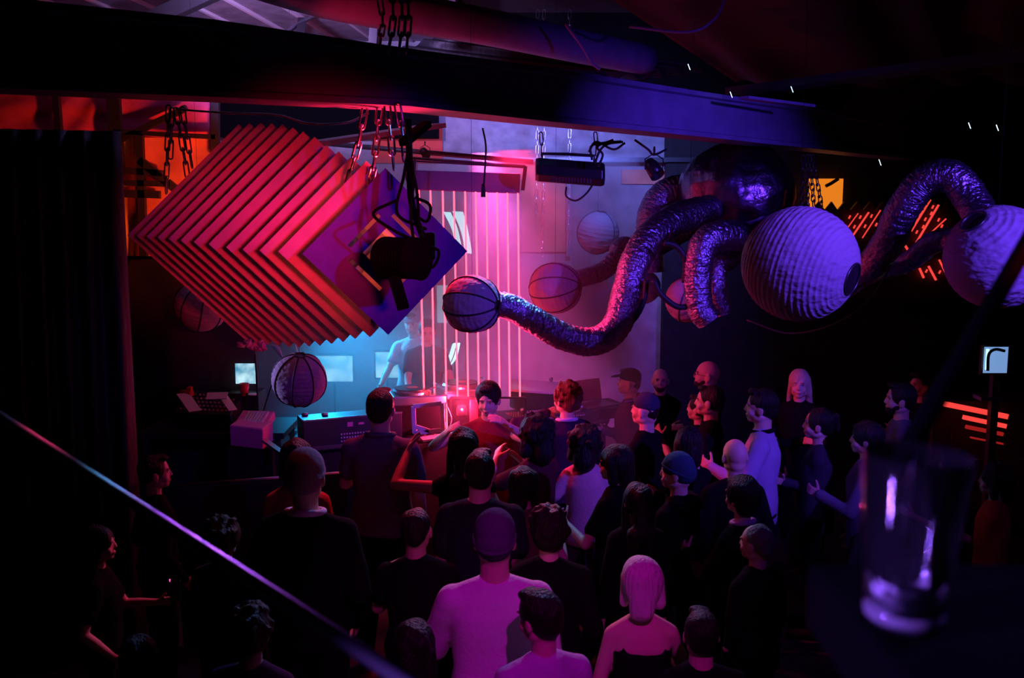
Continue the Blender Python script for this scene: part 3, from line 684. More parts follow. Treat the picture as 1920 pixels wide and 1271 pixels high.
# pale hanging cloth pieces at right of the booth
# ------------------------------------------------------------------ stage, booth and gear
sp = MB().box((-.9, 9.75, .25), (6.6, 2.9, .5)).build('stage', M['darkwall'], origin=None); struct(sp)
A = P(575, 800, 7.55); B_ = P(1140, 716, 8.6); A.z = B_.z = 1.45
dirb = (B_ - A); Lb = dirb.length; dirb.normalize(); nb = Vector((-dirb.y, dirb.x, 0))
angb = math.atan2(dirb.y, dirb.x)
def onbooth(t, off, z): return A + dirb * (Lb * t) + nb * off + Vector((0, 0, z - 1.45))
booth = empty('dj_booth', onbooth(.5, .35, 0), 'long dark booth with a pale top edge in front of the disc jockeys', 'booth', rz=angb)
MB().box((0, 0, .60), (Lb, .66, 1.2)).build('body', M['darkwall'], booth, bevel=.01)
MB().box((0, .02, 1.235), (Lb + .04, .72, .04)).build('worktop', M['blackgloss'], booth, bevel=.006)
MB().box((0, -.345, 1.25), (Lb + .04, .02, .03)).build('edge_trim', M['steel'], booth)
# rack of gear with buttons on the front left
rk = empty('rack_mixer', onbooth(.14, .12, 1.255), 'rack mixer with rows of small buttons at the left end of the booth', 'mixer', rz=angb)
MB().box((0, 0, .11), (Lb * .30, .24, .22)).build('case', M['darksteel'], rk, bevel=.006)
MB().bar((-Lb * .15, -.125, .225), (Lb * .15, -.125, .225), .02, .012).build('top_edge', M['steel'], rk)
bt = MB()
for i in range(16):
    for j in range(3): bt.box((-.10 + i * .022, -.125, .035 + j * .028), (.011, .012, .011))
bt.build('push_buttons', M['white'], rk)
MB().box((-.03, -.124, .165), (.045, .01, .035)).box((.06, -.124, .165), (.045, .01, .016)).build('display', M['pinkbox'], rk)
kb = MB()
for i in range(8): kb.lathe([(0, .012), (.007, .01), (.008, 0)], (.14 + i * .022, -.122, .17), Euler((R(90), 0, 0)).to_matrix(), 8)
kb.build('rotary_knobs', M['steel'], rk)
# console with dotted edge on the right
cs = empty('mixing_desk', onbooth(.78, .10, 1.255), 'low mixing desk with a dotted front edge on the right half of the booth', 'mixer', rz=angb)
MB().box((0, 0, .05), (Lb * .36, .3, .10)).build('case', M['darksteel'], cs, bevel=.006)
bt = MB()
for i in range(34): bt.box((-.32 + i * .0195, -.152, .075), (.009, .01, .012))
for i in range(30):
    for j in range(4): bt.box((-.32 + i * .022, -.10 + j * .05, .103), (.008, .02, .01))
bt.build('faders', M['white'], cs)
# turntables
def turntable(px, py, d, rz, label):
    r_ = empty('turntable', P(px, py, d), label, 'turntable', 'turntables on the booth', rz)
    MB().box((0, 0, -.04), (.45, .35, .08)).build('plinth', M['steel'], r_, bevel=.012)
    MB().lathe([(0, .035), (.15, .035), (.163, .02), (.163, 0)], (-.04, 0, 0), n=40).build('platter', M['steel'], r_)
    MB().lathe([(0, .041), (.15, .041), (.15, .036)], (-.04, 0, 0), n=40).build('record', M['blackgloss'], r_)
    MB().lathe([(0, .044), (.05, .044), (.05, .041)], (-.04, 0, 0), n=24).build('record_label', M['redplastic'], r_)
    MB().tube(spline([(.16, .12, .05), (.17, 0, .06), (.14, -.08, .05), (.09, -.10, .045)]), .006, 6).build('tonearm', M['steel'], r_)
    return r_
turntable(782, 735, 8.15, R(14), 'left turntable with a pinkish record in front of the disc jockeys')
turntable(873, 724, 8.45, R(14), 'second turntable between the fourth and sixth pink strings')
for px, py, dd, l_ in ((782, 747, 8.15, 'black riser box under the left turntable'), (873, 736, 8.45, 'black riser box under the second turntable')):
    p = P(px, py, dd); tag(MB().box((p.x, p.y, (p.z + 1.27) / 2), (.40, .30, p.z - 1.27)).build('riser_box', M['darkwall'], origin=None), l_, 'box')
# white frame stand
st = empty('metal_stand', P(800, 785, 7.8), 'pink-lit open metal frame stand in front of the left turntable', 'stand')
fb = MB()
for a_, b_ in (((775, 762), (777, 812)), ((829, 756), (831, 806)), ((775, 762), (829, 756)), ((777, 812), (831, 806)), ((780, 800), (805, 808))):
    fb.bar(P(*a_, 7.8), P(*b_, 7.8), .035, .02, up=(0, 1, 0))
rel(fb.build('frame', M['white'], bevel=.004), st)
rel(MB().bar(P(777, 812, 7.8), P(777, 812, 7.8) + Vector((0, .25, -.0)), .02).bar(P(831, 806, 7.8), P(831, 806, 7.8) + Vector((0, .25, 0)), .02).build('foot', M['white']), st)
tag(MB().bar(P(790, 824, 7.6), P(868, 812, 7.7), .12, .015).build('shelf_board', M['white']), 'slim white shelf edge below the metal frame stand', 'shelf')
cable([P(838, 762, 7.8), P(846, 785, 7.75), P(842, 805, 7.7), P(858, 800, 7.7)], .006, 'pink-lit cable curling beside the metal stand', 'white')
tag(MB().lathe([(0, .08), (.035, .08), (.045, .05), (.045, 0), (0, 0)], P(866, 769, 8.0) - Vector((0, 0, .04)), n=16).build('small_lamp', M['steel'], smooth=True), 'small shiny dome lamp glinting between the pink strings', 'lamp')
tag(MB().box(P(889, 765, 7.9) - Vector((0, 0, .09)), (.07, .06, .34)).build('speaker_box', M['redplastic'], bevel=.006), 'small red-lit box standing left of the dancing person', 'box')
# laptop / lectern on the right end
lt = empty('laptop', onbooth(.98, .28, 1.36), 'open laptop at the right end of the booth, its screen turned away', 'laptop', rz=angb + R(10))
MB().box((0, -.12, .0), (.34, .24, .02)).build('keyboard_base', M['steel'], lt, bevel=.005)
MB().box((.02, .03, .11), (.30, .015, .19), Euler((R(-12), 0, 0)).to_matrix()).build('laptop_screen', M['pinkbox'], lt, bevel=.005)
tag(MB().box(onbooth(.80, .34, 1.53), (.46, .3, .02), Euler((R(8), R(4), 0)).to_matrix()).build('paper_tray', M['paper']), 'pale sheet lying on the booth behind the person with brown hair', 'paper')
tag(MB().box(onbooth(.98, .2, 1.31), (.6, .44, .09), Euler((0, 0, angb)).to_matrix()).build('laptop_stand', M['blackgloss'], bevel=.006), 'flat black case under the laptop', 'case')
tag(MB().box(onbooth(.80, .36, 1.42), (.40, .26, .17), Euler((0, 0, angb)).to_matrix()).build('equipment_box', M['darkwall'], bevel=.006), 'dark equipment box under the pale sheet', 'box')
for i, (tt, off, zz_, s) in enumerate(((.70, .05, 1.39, .03), (.72, -.12, 1.38, .022), (.90, .0, 1.39, .035), (.86, .38, 1.58, .02))):
    tag(MB().lathe([(0, s), (s * .8, s * .6), (s, 0), (s * .6, -s), (0, -s)], onbooth(tt, off, zz_), n=14).build('glass_tumbler', M['steel'], smooth=True), ['small glinting tumbler left of the pale sheet', 'tiny glinting cup on the booth edge', 'round glinting bowl beside the laptop', 'small glinting cup behind the brown haired person'][i], 'cup', 'small shiny cups on the booth')
# microphone stands near rack
for px in (572, 609):
    r_ = empty('microphone_stand', P(px, 780, 7.75), 'slim steel stand with a knob, %s one beside the rack mixer' % ('left' if px < 600 else 'right'), 'stand', 'slim stands left of the booth')
    p = P(px, 780, 7.75)
    MB().tube([(0, 0, .0), (0, 0, -.5), (0, 0, -p.z + .01)], .010, 8).build('pole', M['steel'], r_, True)
    MB().lathe([(0, .03), (.025, .025), (.028, .01), (.012, 0), (.012, -.03)], (0, 0, 0), n=12).build('knob', M['steel'], r_, True)
# barrier in front
b0 = P(330, 905, 6.75); b1 = P(700, 842, 7.15); b0.z = b1.z = 1.19
br = empty('stage_barrier', (b0 + b1) / 2 - Vector((0, 0, 1.19)), 'low black barrier before the stage with a thin blue-lit top edge', 'barrier')
rel(MB().bar(b0 - Vector((0, 0, .59)), b1 - Vector((0, 0, .59)), .06, 1.16).build('panel', M['black']), br)
rel(MB().tube([b0, (b0 + b1) / 2, b1], .014, 8).build('top_rail', M['steel'], smooth=True), br)
# left desk with keyboard and papers
dk = empty('side_desk', (P(415, 800, 7.95).x, 7.95, 0), 'dark side desk at the left of the stage carrying keyboards and papers', 'desk')
MB().box((0, 0, 1.33), (1.15, .6, .05)).build('desktop', M['black'], dk, bevel=.006)
for sx in (-1, 1):
    for sy in (-1, 1): MB().bar((sx * .52, sy * .26, 0), (sx * .52, sy * .26, 1.32), .04).build('leg', M['black'], dk)
kx = empty('synthesizer', P(395, 757, 7.9), 'slanted black synthesizer covered with knobs on the side desk', 'keyboard', rz=R(-12))
MB().box((0, 0, -.02), (.50, .32, .08), Euler((R(24), 0, 0)).to_matrix()).build('case', M['darksteel'], kx, bevel=.006)
kb = MB(); rt = Euler((R(24), 0, 0)).to_matrix()
for i in range(12):
    for j in range(5): kb.box(rt @ Vector((-.2 + i * .036, -.12 + j * .05, .027)), (.012, .012, .016), rt)
kb.build('rotary_knobs', M['pinkbox'], kx)
MB().box((0, .0, -.14), (.46, .2, .16)).build('stand_block', M['black'], kx)
for i, (px, py, a_, w2, h, lb2) in enumerate(((354, 754, 40, .10, .26, 'white paper strip lying on the left of the synthesizer'), (407, 742, 8, .16, .09, 'white sheet on top of the synthesizer'), (428, 756, 38, .07, .20, 'white paper strip at the right side of the synthesizer'))):
    tag(MB().box(P(px, py, 7.72), (w2, h, .006), Euler((R(24), 0, R(a_))).to_matrix()).build('paper_sheet', M['paper']), lb2, 'paper', 'papers on the synthesizer')
tag(MB().box(P(350, 737, 7.85), (.10, .06, .05), Euler((0, 0, R(-12))).to_matrix()).box(P(356, 733, 7.85), (.04, .05, .07)).build('red_box', M['redplastic'], bevel=.008), 'small red box at the top left of the synthesizer', 'box')
ky = empty('piano_keyboard', P(478, 783, 7.6), 'small keyboard with white keys above the magenta box', 'keyboard', rz=R(-8))
MB().box((0, 0, -.03), (.26, .20, .07), Euler((R(22), 0, 0)).to_matrix()).build('case', M['pinkbox'], ky, bevel=.006)
kk = MB(); rt = Euler((R(22), 0, 0)).to_matrix()
for i in range(7): kk.box(rt @ Vector((-.06 + i * .024, -.01, .012)), (.018, .15, .014), rt)
kk.build('white_keys', M['white'], ky)
p = P(472, 812, 7.5)
tag(MB().box(p, (.27, .2, .17), Euler((R(6), R(4), R(-10))).to_matrix()).build('magenta_box', M['pinkbox'], bevel=.012), 'magenta-lit box with a creased front under the small keyboard', 'box')
tag(MB().box((p.x, p.y + .05, (p.z - .1) / 2), (.35, .25, p.z - .1)).build('black_pedestal', M['black']), 'black pedestal carrying the magenta-lit box', 'pedestal')
cu = tag(MB().lathe([(0, -.05), (.03, -.05), (.04, .05), (.036, .05), (.028, -.04), (0, -.04)], P(458, 730, 7.9), n=18).build('red_cup', M['redplastic'], smooth=True), 'red plastic cup standing below the small video monitor', 'cup')
tag(MB().box((P(460, 750, 7.95).x, 8.0, 1.50), (.25, .25, .26)).build('cup_shelf', M['black']), 'black block the red cup stands on', 'box')
tag(MB().lathe([(0, .0), (.04, 0), (.04, .008), (0, .008)], P(474, 740, 7.85), n=18).build('small_dish', M['cyanscreen'] if False else M['white']), 'tiny pale blue dish right of the red cup', 'dish')
tag(MB().bar((P(460, 720, 8.05).x, 8.08, 1.36), (P(460, 720, 8.05).x, 8.08, 1.8), .04).build('monitor_stand', M['black']), 'black stand behind the small video monitor', 'stand')
tag(MB().bar(P(495, 825, 7.4), P(533, 852, 7.1), .045, .02).build('loose_rail', M['steel']), 'short blue-lit metal strip right below the magenta box', 'strip')
# paper flowers
fl_ = MB()
for i in range(16):
    c0 = P(478 + random.uniform(-22, 22), 652 + random.uniform(-8, 8), 7.7 + random.uniform(-.1, .1))
    a = Vector((random.uniform(-1, 1), random.uniform(-.5, .5), random.uniform(.2, 1))).normalized() * .07
    s_ = a.cross(Vector((0, 1, .3))).normalized() * .03
    fl_.add([c0, c0 + a * .5 + s_, c0 + a, c0 + a * .5 - s_, c0 + a * .5 + Vector((0, -.012, 0))], [(0, 1, 4), (1, 2, 4), (2, 3, 4), (3, 0, 4), (0, 3, 2, 1)])
fo = empty('potted_flower', (P(478, 655, 7.7).x, 7.75, 1.36), 'plant with pinkish red petals and a long leaf behind the side desk', 'plant')
rel(fl_.build('petals', mat('petal', (.9, .2, .3), .5)), fo)
lf = MB(); pts = spline([P(500, 690, 7.75), P(515, 660, 7.75), P(530, 660, 7.7), P(536, 672, 7.7)]); n_ = len(pts)
lf2 = spline([P(530, 672, 7.7), P(520, 655, 7.75), P(508, 646, 7.75)], 8)
lf.tube(lf2, .01, 6, rr=[.004 + .02 * math.sin(3.14 * i / (len(lf2) - 1)) for i in range(len(lf2))])
rel(lf.build('leaf', mat('green_leaf', (.2, .5, .35), .4), smooth=True), fo)
rel(MB().tube(spline([P(485, 800, 7.75), P(482, 720, 7.75), P(478, 665, 7.72)]), .008, 6).tube(spline([P(485, 800, 7.75), P(510, 720, 7.75), P(530, 672, 7.7)]), .006, 6).build('stem', M['black'], smooth=True), fo)
rel(MB().lathe([(0, 0), (.06, 0), (.08, .12), (.07, .12), (.05, .02), (0, .02)], (P(478, 655, 7.7).x, 7.75, 1.36), n=20).build('pot', M['black'], smooth=True), fo)

# ------------------------------------------------------------------ right-hand things
# lit orange window and zigzag
zz = MB(); a0 = P(1517, 335, 11.0); a1 = P(1578, 392, 11.0)
wn = MB().box(((a0.x + a1.x) / 2, 11.0, (a0.z + a1.z) / 2), (a1.x - a0.x, .03, a0.z - a1.z)).build('window_1', M['orangelit'], origin=None); struct(wn)
tag(MB().tube([P(1572, 335, 10.95), P(1558, 344, 10.95), P(1548, 349, 10.95)], .02, 6).build('window_cloth', M['black']), 'dark torn strip across the orange lit window', 'cloth')
zs = empty('zigzag_light_sculpture', P(1650, 440, 10.3), 'dark board sculpture with zigzag top and glowing red slanted slits at right', 'sculpture')
zt = [(1500, 392)]; x = 1512
while x < 1800: zt += [(x, 378), (x + 11, 394)]; x += 24
zb_ = [(1810, 560), (1500, 560)]
vs = [P(px, py, 10.35) for px, py in zt + zb_]; n_ = len(vs)
b = MB(); b.add(vs + [v + Vector((0, .04, 0)) for v in vs], [tuple(range(n_))[::-1], tuple(range(n_, 2 * n_))] + [(i, (i + 1) % n_, (i + 1) % n_ + n_, i + n_) for i in range(n_)])
rel(b.build('zigzag_board', mat('red_tinted_board', (.05, .015, .02), .5)), zs)
segs = [((1590, 426), (1609, 400), .010), ((1599, 442), (1629, 398), .022), ((1617, 446), (1651, 394), .012), ((1708, 433), (1744, 374), .036), ((1718, 455), (1760, 384), .026), ((1736, 445), (1774, 410), .014),
        ((1724, 503), (1732, 521), .03), ((1741, 499), (1755, 525), .03), ((1761, 487), (1775, 516), .022), ((1697, 460), (1702, 468), .03), ((1670, 486), (1683, 468), .018)]
for a_, b_, wd in segs: rel(MB().bar(P(*a_, 10.31), P(*b_, 10.31), wd * .62, .02, up=(0, 1, 0)).build('light_slit', M['redneon']), zs)
dots = MB()
for px, py in ((1593, 407), (1613, 407), (1634, 405), (1622, 424), (1643, 421), (1602, 425), (1749, 388), (1735, 411), (1760, 412), (1719, 435), (1731, 425), (1766, 424), (1737, 508), (1762, 510), (1746, 400)):
    dots.bar(P(px - 1.5, py + 3, 10.31), P(px + 1.5, py - 3, 10.31), .014, .015, up=(0, 1, 0))
rel(dots.build('light_dots', M['redneon']), zs)
# glowing bars stand in for red light falling on the stair edges
G = 'red-lit stair edges made to glow'
for a_, b_, m, h, lb2 in (((1770, 757), (1889, 781), 'redneon', .042, 'longest and brightest red-lit top stair edge, made to glow'), ((1806, 782), (1886, 799), 'redneon', .035, 'second red-lit stair edge, made to glow, below the longest one'), ((1811, 800), (1880, 814), 'reddim', .03, 'dim red-lit stair edge, made to glow, below the two bright ones'), ((1820, 820), (1880, 832), 'reddim', .012, 'faintest lowest red-lit stair edge, made to glow')):
    tag(MB().bar(P(*a_, 8.2), P(*b_, 8.2), .03, h).build('lit_step_edge', M[m]), lb2, 'lit edge', G)
stp = MB()
for i, (x0, z) in enumerate(((1765, 1.55), (1800, 1.35), (1806, 1.2), (1812, 1.05))):
    q = P(x0, 780, 8.25); stp.box(((q.x + 5.9) / 2, 8.5 - i * .02 + .1, z / 2 - .04), (5.9 - q.x, .4, z - .1))
struct(stp.build('floor_stairs', M['darkwall']))
# small blue booth window
bs = screen(1845, 650, 1887, 699, 8.0, M['bluescreen'], 'lit_monitor', 'small pale blue lit monitor at the right above the red strips')
MB().box((-.085, -.04, .01), (.018, .02, .17)).build('light_edge', M['whitescreen'], bs)
tag(MB().bar((P(1866, 672, 8.1).x, 8.08, .0), (P(1866, 672, 8.1).x, 8.08, 1.95), .06).build('monitor_pole', M['black']), 'black pole behind the pale blue monitor', 'pole')
cable([P(1852, 695, 7.93), P(1854, 665, 7.93), P(1866, 655, 7.93), P(1884, 658, 7.93)], .012, 'black cable curving across the pale blue monitor')
tag(MB().box(P(1851, 745, 8.1), (.17, .15, .03)).build('blue_reflection', M['steel']), 'faint shiny tray below the pale blue monitor', 'reflection')  # added shiny plate standing in for the monitor's blue reflection
for i, (px, py, d) in enumerate(((1485, 168, 7.5), (1650, 305, 8.5), (1818, 236, 7.0), (1870, 240, 7.0), (1371, 178, 7.3), (1292, 126, 7.3))):
    tag(MB().bar(P(px - 2, py - 6, d), P(px + 2, py + 5, d), .0035).build('status_light', M['led']), ['bright tiny blue light above the beam at upper right', 'faint tiny light under the right end of the beam', 'faint tiny light at far upper right, left one', 'faint tiny light at far upper right, right one', 'tiny pale light on the top edge of the long beam', 'tiny pale light just above the long beam'][i], 'light', 'tiny lights about the beam')

# ------------------------------------------------------------------ foreground: handrail, pole, ledge and glass
ra = P(-60, 741, 2.1); rb = P(810, 1310, .9)
rl = empty('handrail', (ra + rb) / 2, 'slim steel balcony handrail slanting across the lower left foreground', 'handrail')
rel(MB().tube([ra, (ra + rb) / 2, rb], .0088, 16).build('rail', mat('rail_steel', (.55, .55, .6), .45, .3), smooth=True), rl)
tag(MB().tube([P(1975, 370, 1.25), P(1820, 640, 1.1), P(1690, 860, .98), P(1640, 950, .95), Vector((P(1640, 950, .95).x - .03, .95, 2.7))], .0105, 12).build('stay_pole', M['void'], smooth=True), 'black pole slanting up past the right-hand lantern in the near foreground', 'pole')
lz = 2.842
lg = MB().box((.83, .62, lz - .03), (1.15, .42, .06)).build('counter_ledge', mat('dark_lacquer', (.003, .002, .003), .95, 0, .02), bevel=.008)
tag(lg, 'black balcony ledge in the lower right corner under the glass', 'ledge')
def thin_glass(name, milky, tintc):
    m = bpy.data.materials.new(name); m.use_nodes = True; n = m.node_tree.nodes; l = m.node_tree.links; n.remove(n['Principled BSDF'])
    t = n.new('ShaderNodeBsdfTransparent'); t.inputs[0].default_value = (*tintc, 1)
    g = n.new('ShaderNodeBsdfGlossy'); g.inputs['Roughness'].default_value = .06; g.inputs[0].default_value = (1, 1, 1, 1)
    d = n.new('ShaderNodeBsdfDiffuse'); d.inputs[0].default_value = (.8, .8, .85, 1)
    tr = n.new('ShaderNodeBsdfTranslucent'); tr.inputs[0].default_value = (.8, .8, .85, 1)
    lw = n.new('ShaderNodeFresnel'); lw.inputs[0].default_value = 1.5
    a = n.new('ShaderNodeMixShader'); b = n.new('ShaderNodeMixShader'); c = n.new('ShaderNodeMixShader')
    l.new(d.outputs[0], c.inputs[1]); l.new(tr.outputs[0], c.inputs[2]); c.inputs[0].default_value = .5
    b.inputs[0].default_value = milky; l.new(t.outputs[0], b.inputs[1]); l.new(c.outputs[0], b.inputs[2])
    l.new(lw.outputs[0], a.inputs[0]); l.new(b.outputs[0], a.inputs[1]); l.new(g.outputs[0], a.inputs[2])
    l.new(a.outputs[0], n['Material Output'].inputs['Surface']); return m
glass_m = thin_glass('clear_glass', .012, (.96, .96, .98)); glassbase_m = thin_glass('thick_glass_base', .55, (.85, .85, .9))
gp = P(1690, 1206, .70); gl = empty('beer_glass', (gp.x, .70, lz), 'empty straight tall glass with foam dregs standing on the ledge at lower right', 'glass')
gl.rotation_euler = (0, R(2.2), 0)
R0, R1, Hh = .0275, .0385, .128
prof = [(0, .002), (R0 - .004, 0), (R0, .004), (R0 + (R1 - R0) * .3, Hh * .3), (R1, Hh), (R1 - .0012, Hh + .001), (R1 - .0024, Hh), (R0 + (R1 - R0) * .3 - .003, Hh * .3), (R0 - .003, .022), (R0 - .010, .016), (0, .014)]
MB().lathe(prof, n=56).build('glass_body', glass_m, gl, True)
MB().lathe([(.012, .004), (R0 - .003, .003), (R0 + .0008, .007), (R0 + .0012, .014), (R0 - .004, .018), (.014, .013), (.012, .004)], n=56).build('glass_base', glassbase_m, gl, True)
fm = mat('beer_foam', (.75, .75, .8), .8, bump=(90, .6))
fz = MB(); vs = []; fs = []; nn = 48
for i in range(nn):
    a = 2 * math.pi * i / nn; hgt = .026 + .010 * math.sin(a * 2 + 1) + .006 * math.sin(a * 5)
    for r, z in ((.0245, .0225), (.0268, hgt), (.0258, hgt), (.0225, .024)): vs.append((r * math.cos(a), r * math.sin(a), z))
for i in range(nn):
    j = (i + 1) % nn
    for q in range(4): fs.append((i * 4 + q, j * 4 + q, j * 4 + (q + 1) % 4, i * 4 + (q + 1) % 4))
fz.add(vs, fs).build('foam_ring', fm, gl, True)

# ------------------------------------------------------------------ people
def _caps_template(n=10, h=4):
    pts = []
    for i in range(h + 1):
        t = math.pi / 2 * i / h; pts.append((0, math.cos(math.pi / 2 - t), -math.cos(t)))
    for i in range(h + 1):
        t = math.pi / 2 * i / h; pts.append((1, math.cos(t), math.sin(t)))
    return pts
CT = _caps_template()
class Blob:
    def __init__(s): s.V = []; s.F = []; s.n = 0
    def _put(s, v, f): s.V.append(np.asarray(v, float)); s.F += [tuple(int(i) + s.n for i in q) for q in f]; s.n += len(v)
    def cap(s, a, b, ra, rb, n=12, flat=None):
        a = Vector(a); b = Vector(b); d = (b - a); L = d.length
        if L < 1e-6: d = Vector((0, 0, 1)); L = 1e-4
        d = d.normalized(); u = Vector((1, 0, 0)) if abs(d.x) < .8 else Vector((0, 1, 0))
        if flat: u = Vector(flat[0])
        x = (u - d * u.dot(d)).normalized(); y = d.cross(x); vs = []; k = flat[1] if flat else 1
        for e, rr, zz in CT:
            r = rb if e else ra; c = (b if e else a) + d * (zz * r)
            for j in range(n):
                t = 2 * math.pi * j / n; vs.append(c + x * (math.cos(t) * rr * r + 0) + y * (math.sin(t) * rr * r * k))
        m = len(CT); fs = []
        for i in range(m - 1):
            for j in range(n): fs.append((i * n + j, i * n + (j + 1) % n, (i + 1) * n + (j + 1) % n, (i + 1) * n + j))
        fs.append(tuple(range(n))[::-1]); fs.append(tuple(range((m - 1) * n, m * n)))
        s._put(vs, fs); return s
    def ell(s, c, r, rot=None, nu=20, nv=12, pw=1.0):
        vs = []; fs = []; c = Vector(c)
        for j in range(nv + 1):
            th = math.pi * (j + .0) / nv
            for i in range(nu):
                a = 2 * math.pi * i / nu
                p = Vector((math.sin(th) * math.cos(a) * r[0], math.sin(th) * math.sin(a) * r[1], math.cos(th) * r[2]))
                if rot is not None: p = rot @ p
                vs.append(p + c)
        for j in range(nv):
            for i in range(nu): fs.append((j * nu + i, (j + 1) * nu + i, (j + 1) * nu + (i + 1) % nu, j * nu + (i + 1) % nu))
        s._put(vs, fs); return s
    def tub(s, rings, n=24):     # rings: (z, rx, ry, cx, cy)
        vs = []; fs = []; m = len(rings)
        for (z, rx, ry, cx, cy) in rings:
            for j in range(n):
                t = 2 * math.pi * j / n; ct, st = math.cos(t), math.sin(t)
                vs.append((cx + rx * math.copysign(abs(ct) ** .85, ct), cy + ry * math.copysign(abs(st) ** .85, st), z))
        for i in range(m - 1):
            for j in range(n): fs.append((i * n + j, i * n + (j + 1) % n, (i + 1) * n + (j + 1) % n, (i + 1) * n + j))
        fs.append(tuple(range(n))[::-1]); fs.append(tuple(range((m - 1) * n, m * n)))
        s._put(vs, fs); return s
    def build(s, name, m, parent, voxel, fn=None, smooth=2, tint=None, scale=1.0, label=None):
        V = np.concatenate(s.V)
        if fn is not None: V = fn(V)
        me = bpy.data.meshes.new('tmp'); me.from_pydata(V.tolist(), [], s.F); me.update()
        o = bpy.data.objects.new('tmp', me); COL.objects.link(o)
        a = o.modifiers.new('r', 'REMESH'); a.mode = 'VOXEL'; a.voxel_size = voxel; a.use_smooth_shade = True
        if smooth: b = o.modifiers.new('s', 'SMOOTH'); b.iterations = smooth; b.factor = .5
        dg = bpy.context.evaluated_depsgraph_get()
        out = bpy.data.meshes.new_from_object(o.evaluated_get(dg))
        bpy.data.objects.remove(o); bpy.data.meshes.remove(me)
        out.name = name; out.materials.clear(); out.materials.append(m)
        nv = len(out.vertices); co = np.empty(nv * 3, np.float32); out.vertices.foreach_get('co', co); co = co.reshape(-1, 3)
        if tint is not None:
            if callable(tint):
                rs = tint(co)
                if rs is not None:
                    at = out.attributes.new('tint', 'FLOAT_COLOR', 'POINT'); at.data.foreach_set('color', rs.astype(np.float32).ravel())
        return _fin(out, name, parent, co, scale, label)
def _fin(out, name, parent, co, scale, label):
    out.vertices.foreach_set('co', (co * scale).astype(np.float32).ravel())
    out.polygons.foreach_set('use_smooth', [True] * len(out.polygons)); out.update()
    ob = bpy.data.objects.new(name, out); COL.objects.link(ob); ob.parent = parent
    if label: ob['label'] = label
    return ob
def folds(ob, amp, seed, zk=1.0, scale=14):
    me = ob.data; n = len(me.vertices); co = np.empty(n * 3, np.float32); me.vertices.foreach_get('co', co); co = co.reshape(-1, 3)
    no = np.empty(n * 3, np.float32); me.vertices.foreach_get('normal', no); no = no.reshape(-1, 3)
    rs = np.random.RandomState(seed); d = np.zeros(n)
    for k in range(7):
        q = rs.normal(size=3) * scale; q[2] *= zk
        w2 = rs.normal(size=3) * 6
        d += np.sin(co @ q + rs.rand() * 6.28 + 1.5 * np.sin(co @ w2)) * (1 / (1 + .3 * k))
    d /= 3
    me.vertices.foreach_set('co', (co + no * (d * amp)[:, None]).astype(np.float32).ravel()); me.update()
    return ob
def ik(S, T, a, b, pole):
    S = Vector(S); T = Vector(T); d = T - S; L = min(d.length, (a + b) * .985); d.normalize(); T = S + d * L
    x = (a * a - b * b + L * L) / (2 * L); h = math.sqrt(max(0, a * a - x * x)); p = Vector(pole); p = (p - d * p.dot(d)).normalized()
    return S + d * x + p * h, T
SK = {'fair': (.72, .46, .36), 'tan': (.55, .33, .23), 'brown': (.36, .20, .13)}
BLK = (.008, .007, .009); NAVY = (.03, .035, .07); GREY = (.18, .18, .20); WHITE = (.72, .70, .74); DRED = (.25, .03, .05); LILAC = (.42, .36, .55)
HB = (.012, .008, .007); HBR = (.07, .03, .02); HBL = (.62, .48, .34); HG = (.20, .17, .16)
ARMS = {'down': ((-.21, .06, .83), (.21, .06, .83)), 'drink': ((-.25, .06, .82), (.14, .30, 1.22)), 'drinkl': ((-.14, .30, 1.22), (.25, .06, .82)),
        'crossed': ((.10, .21, 1.16), (-.10, .23, 1.20)), 'chest': ((-.08, .26, 1.28), (.08, .27, 1.26)), 'pockets': ((-.20, .10, .92), (.20, .10, .92)),
        'clap': ((-.03, .36, 1.20), (.04, .37, 1.22)), 'facel': ((-.10, .17, 1.50), (.22, .10, .95)), 'dj': ((-.22, .42, 1.05), (.22, .42, 1.05)),
        'raisel': ((-.42, .30, 1.62), (.23, .08, .9)), 'bothup': ((-.20, .30, 1.50), (.26, .26, 1.42))}
PCOUNT = [0]
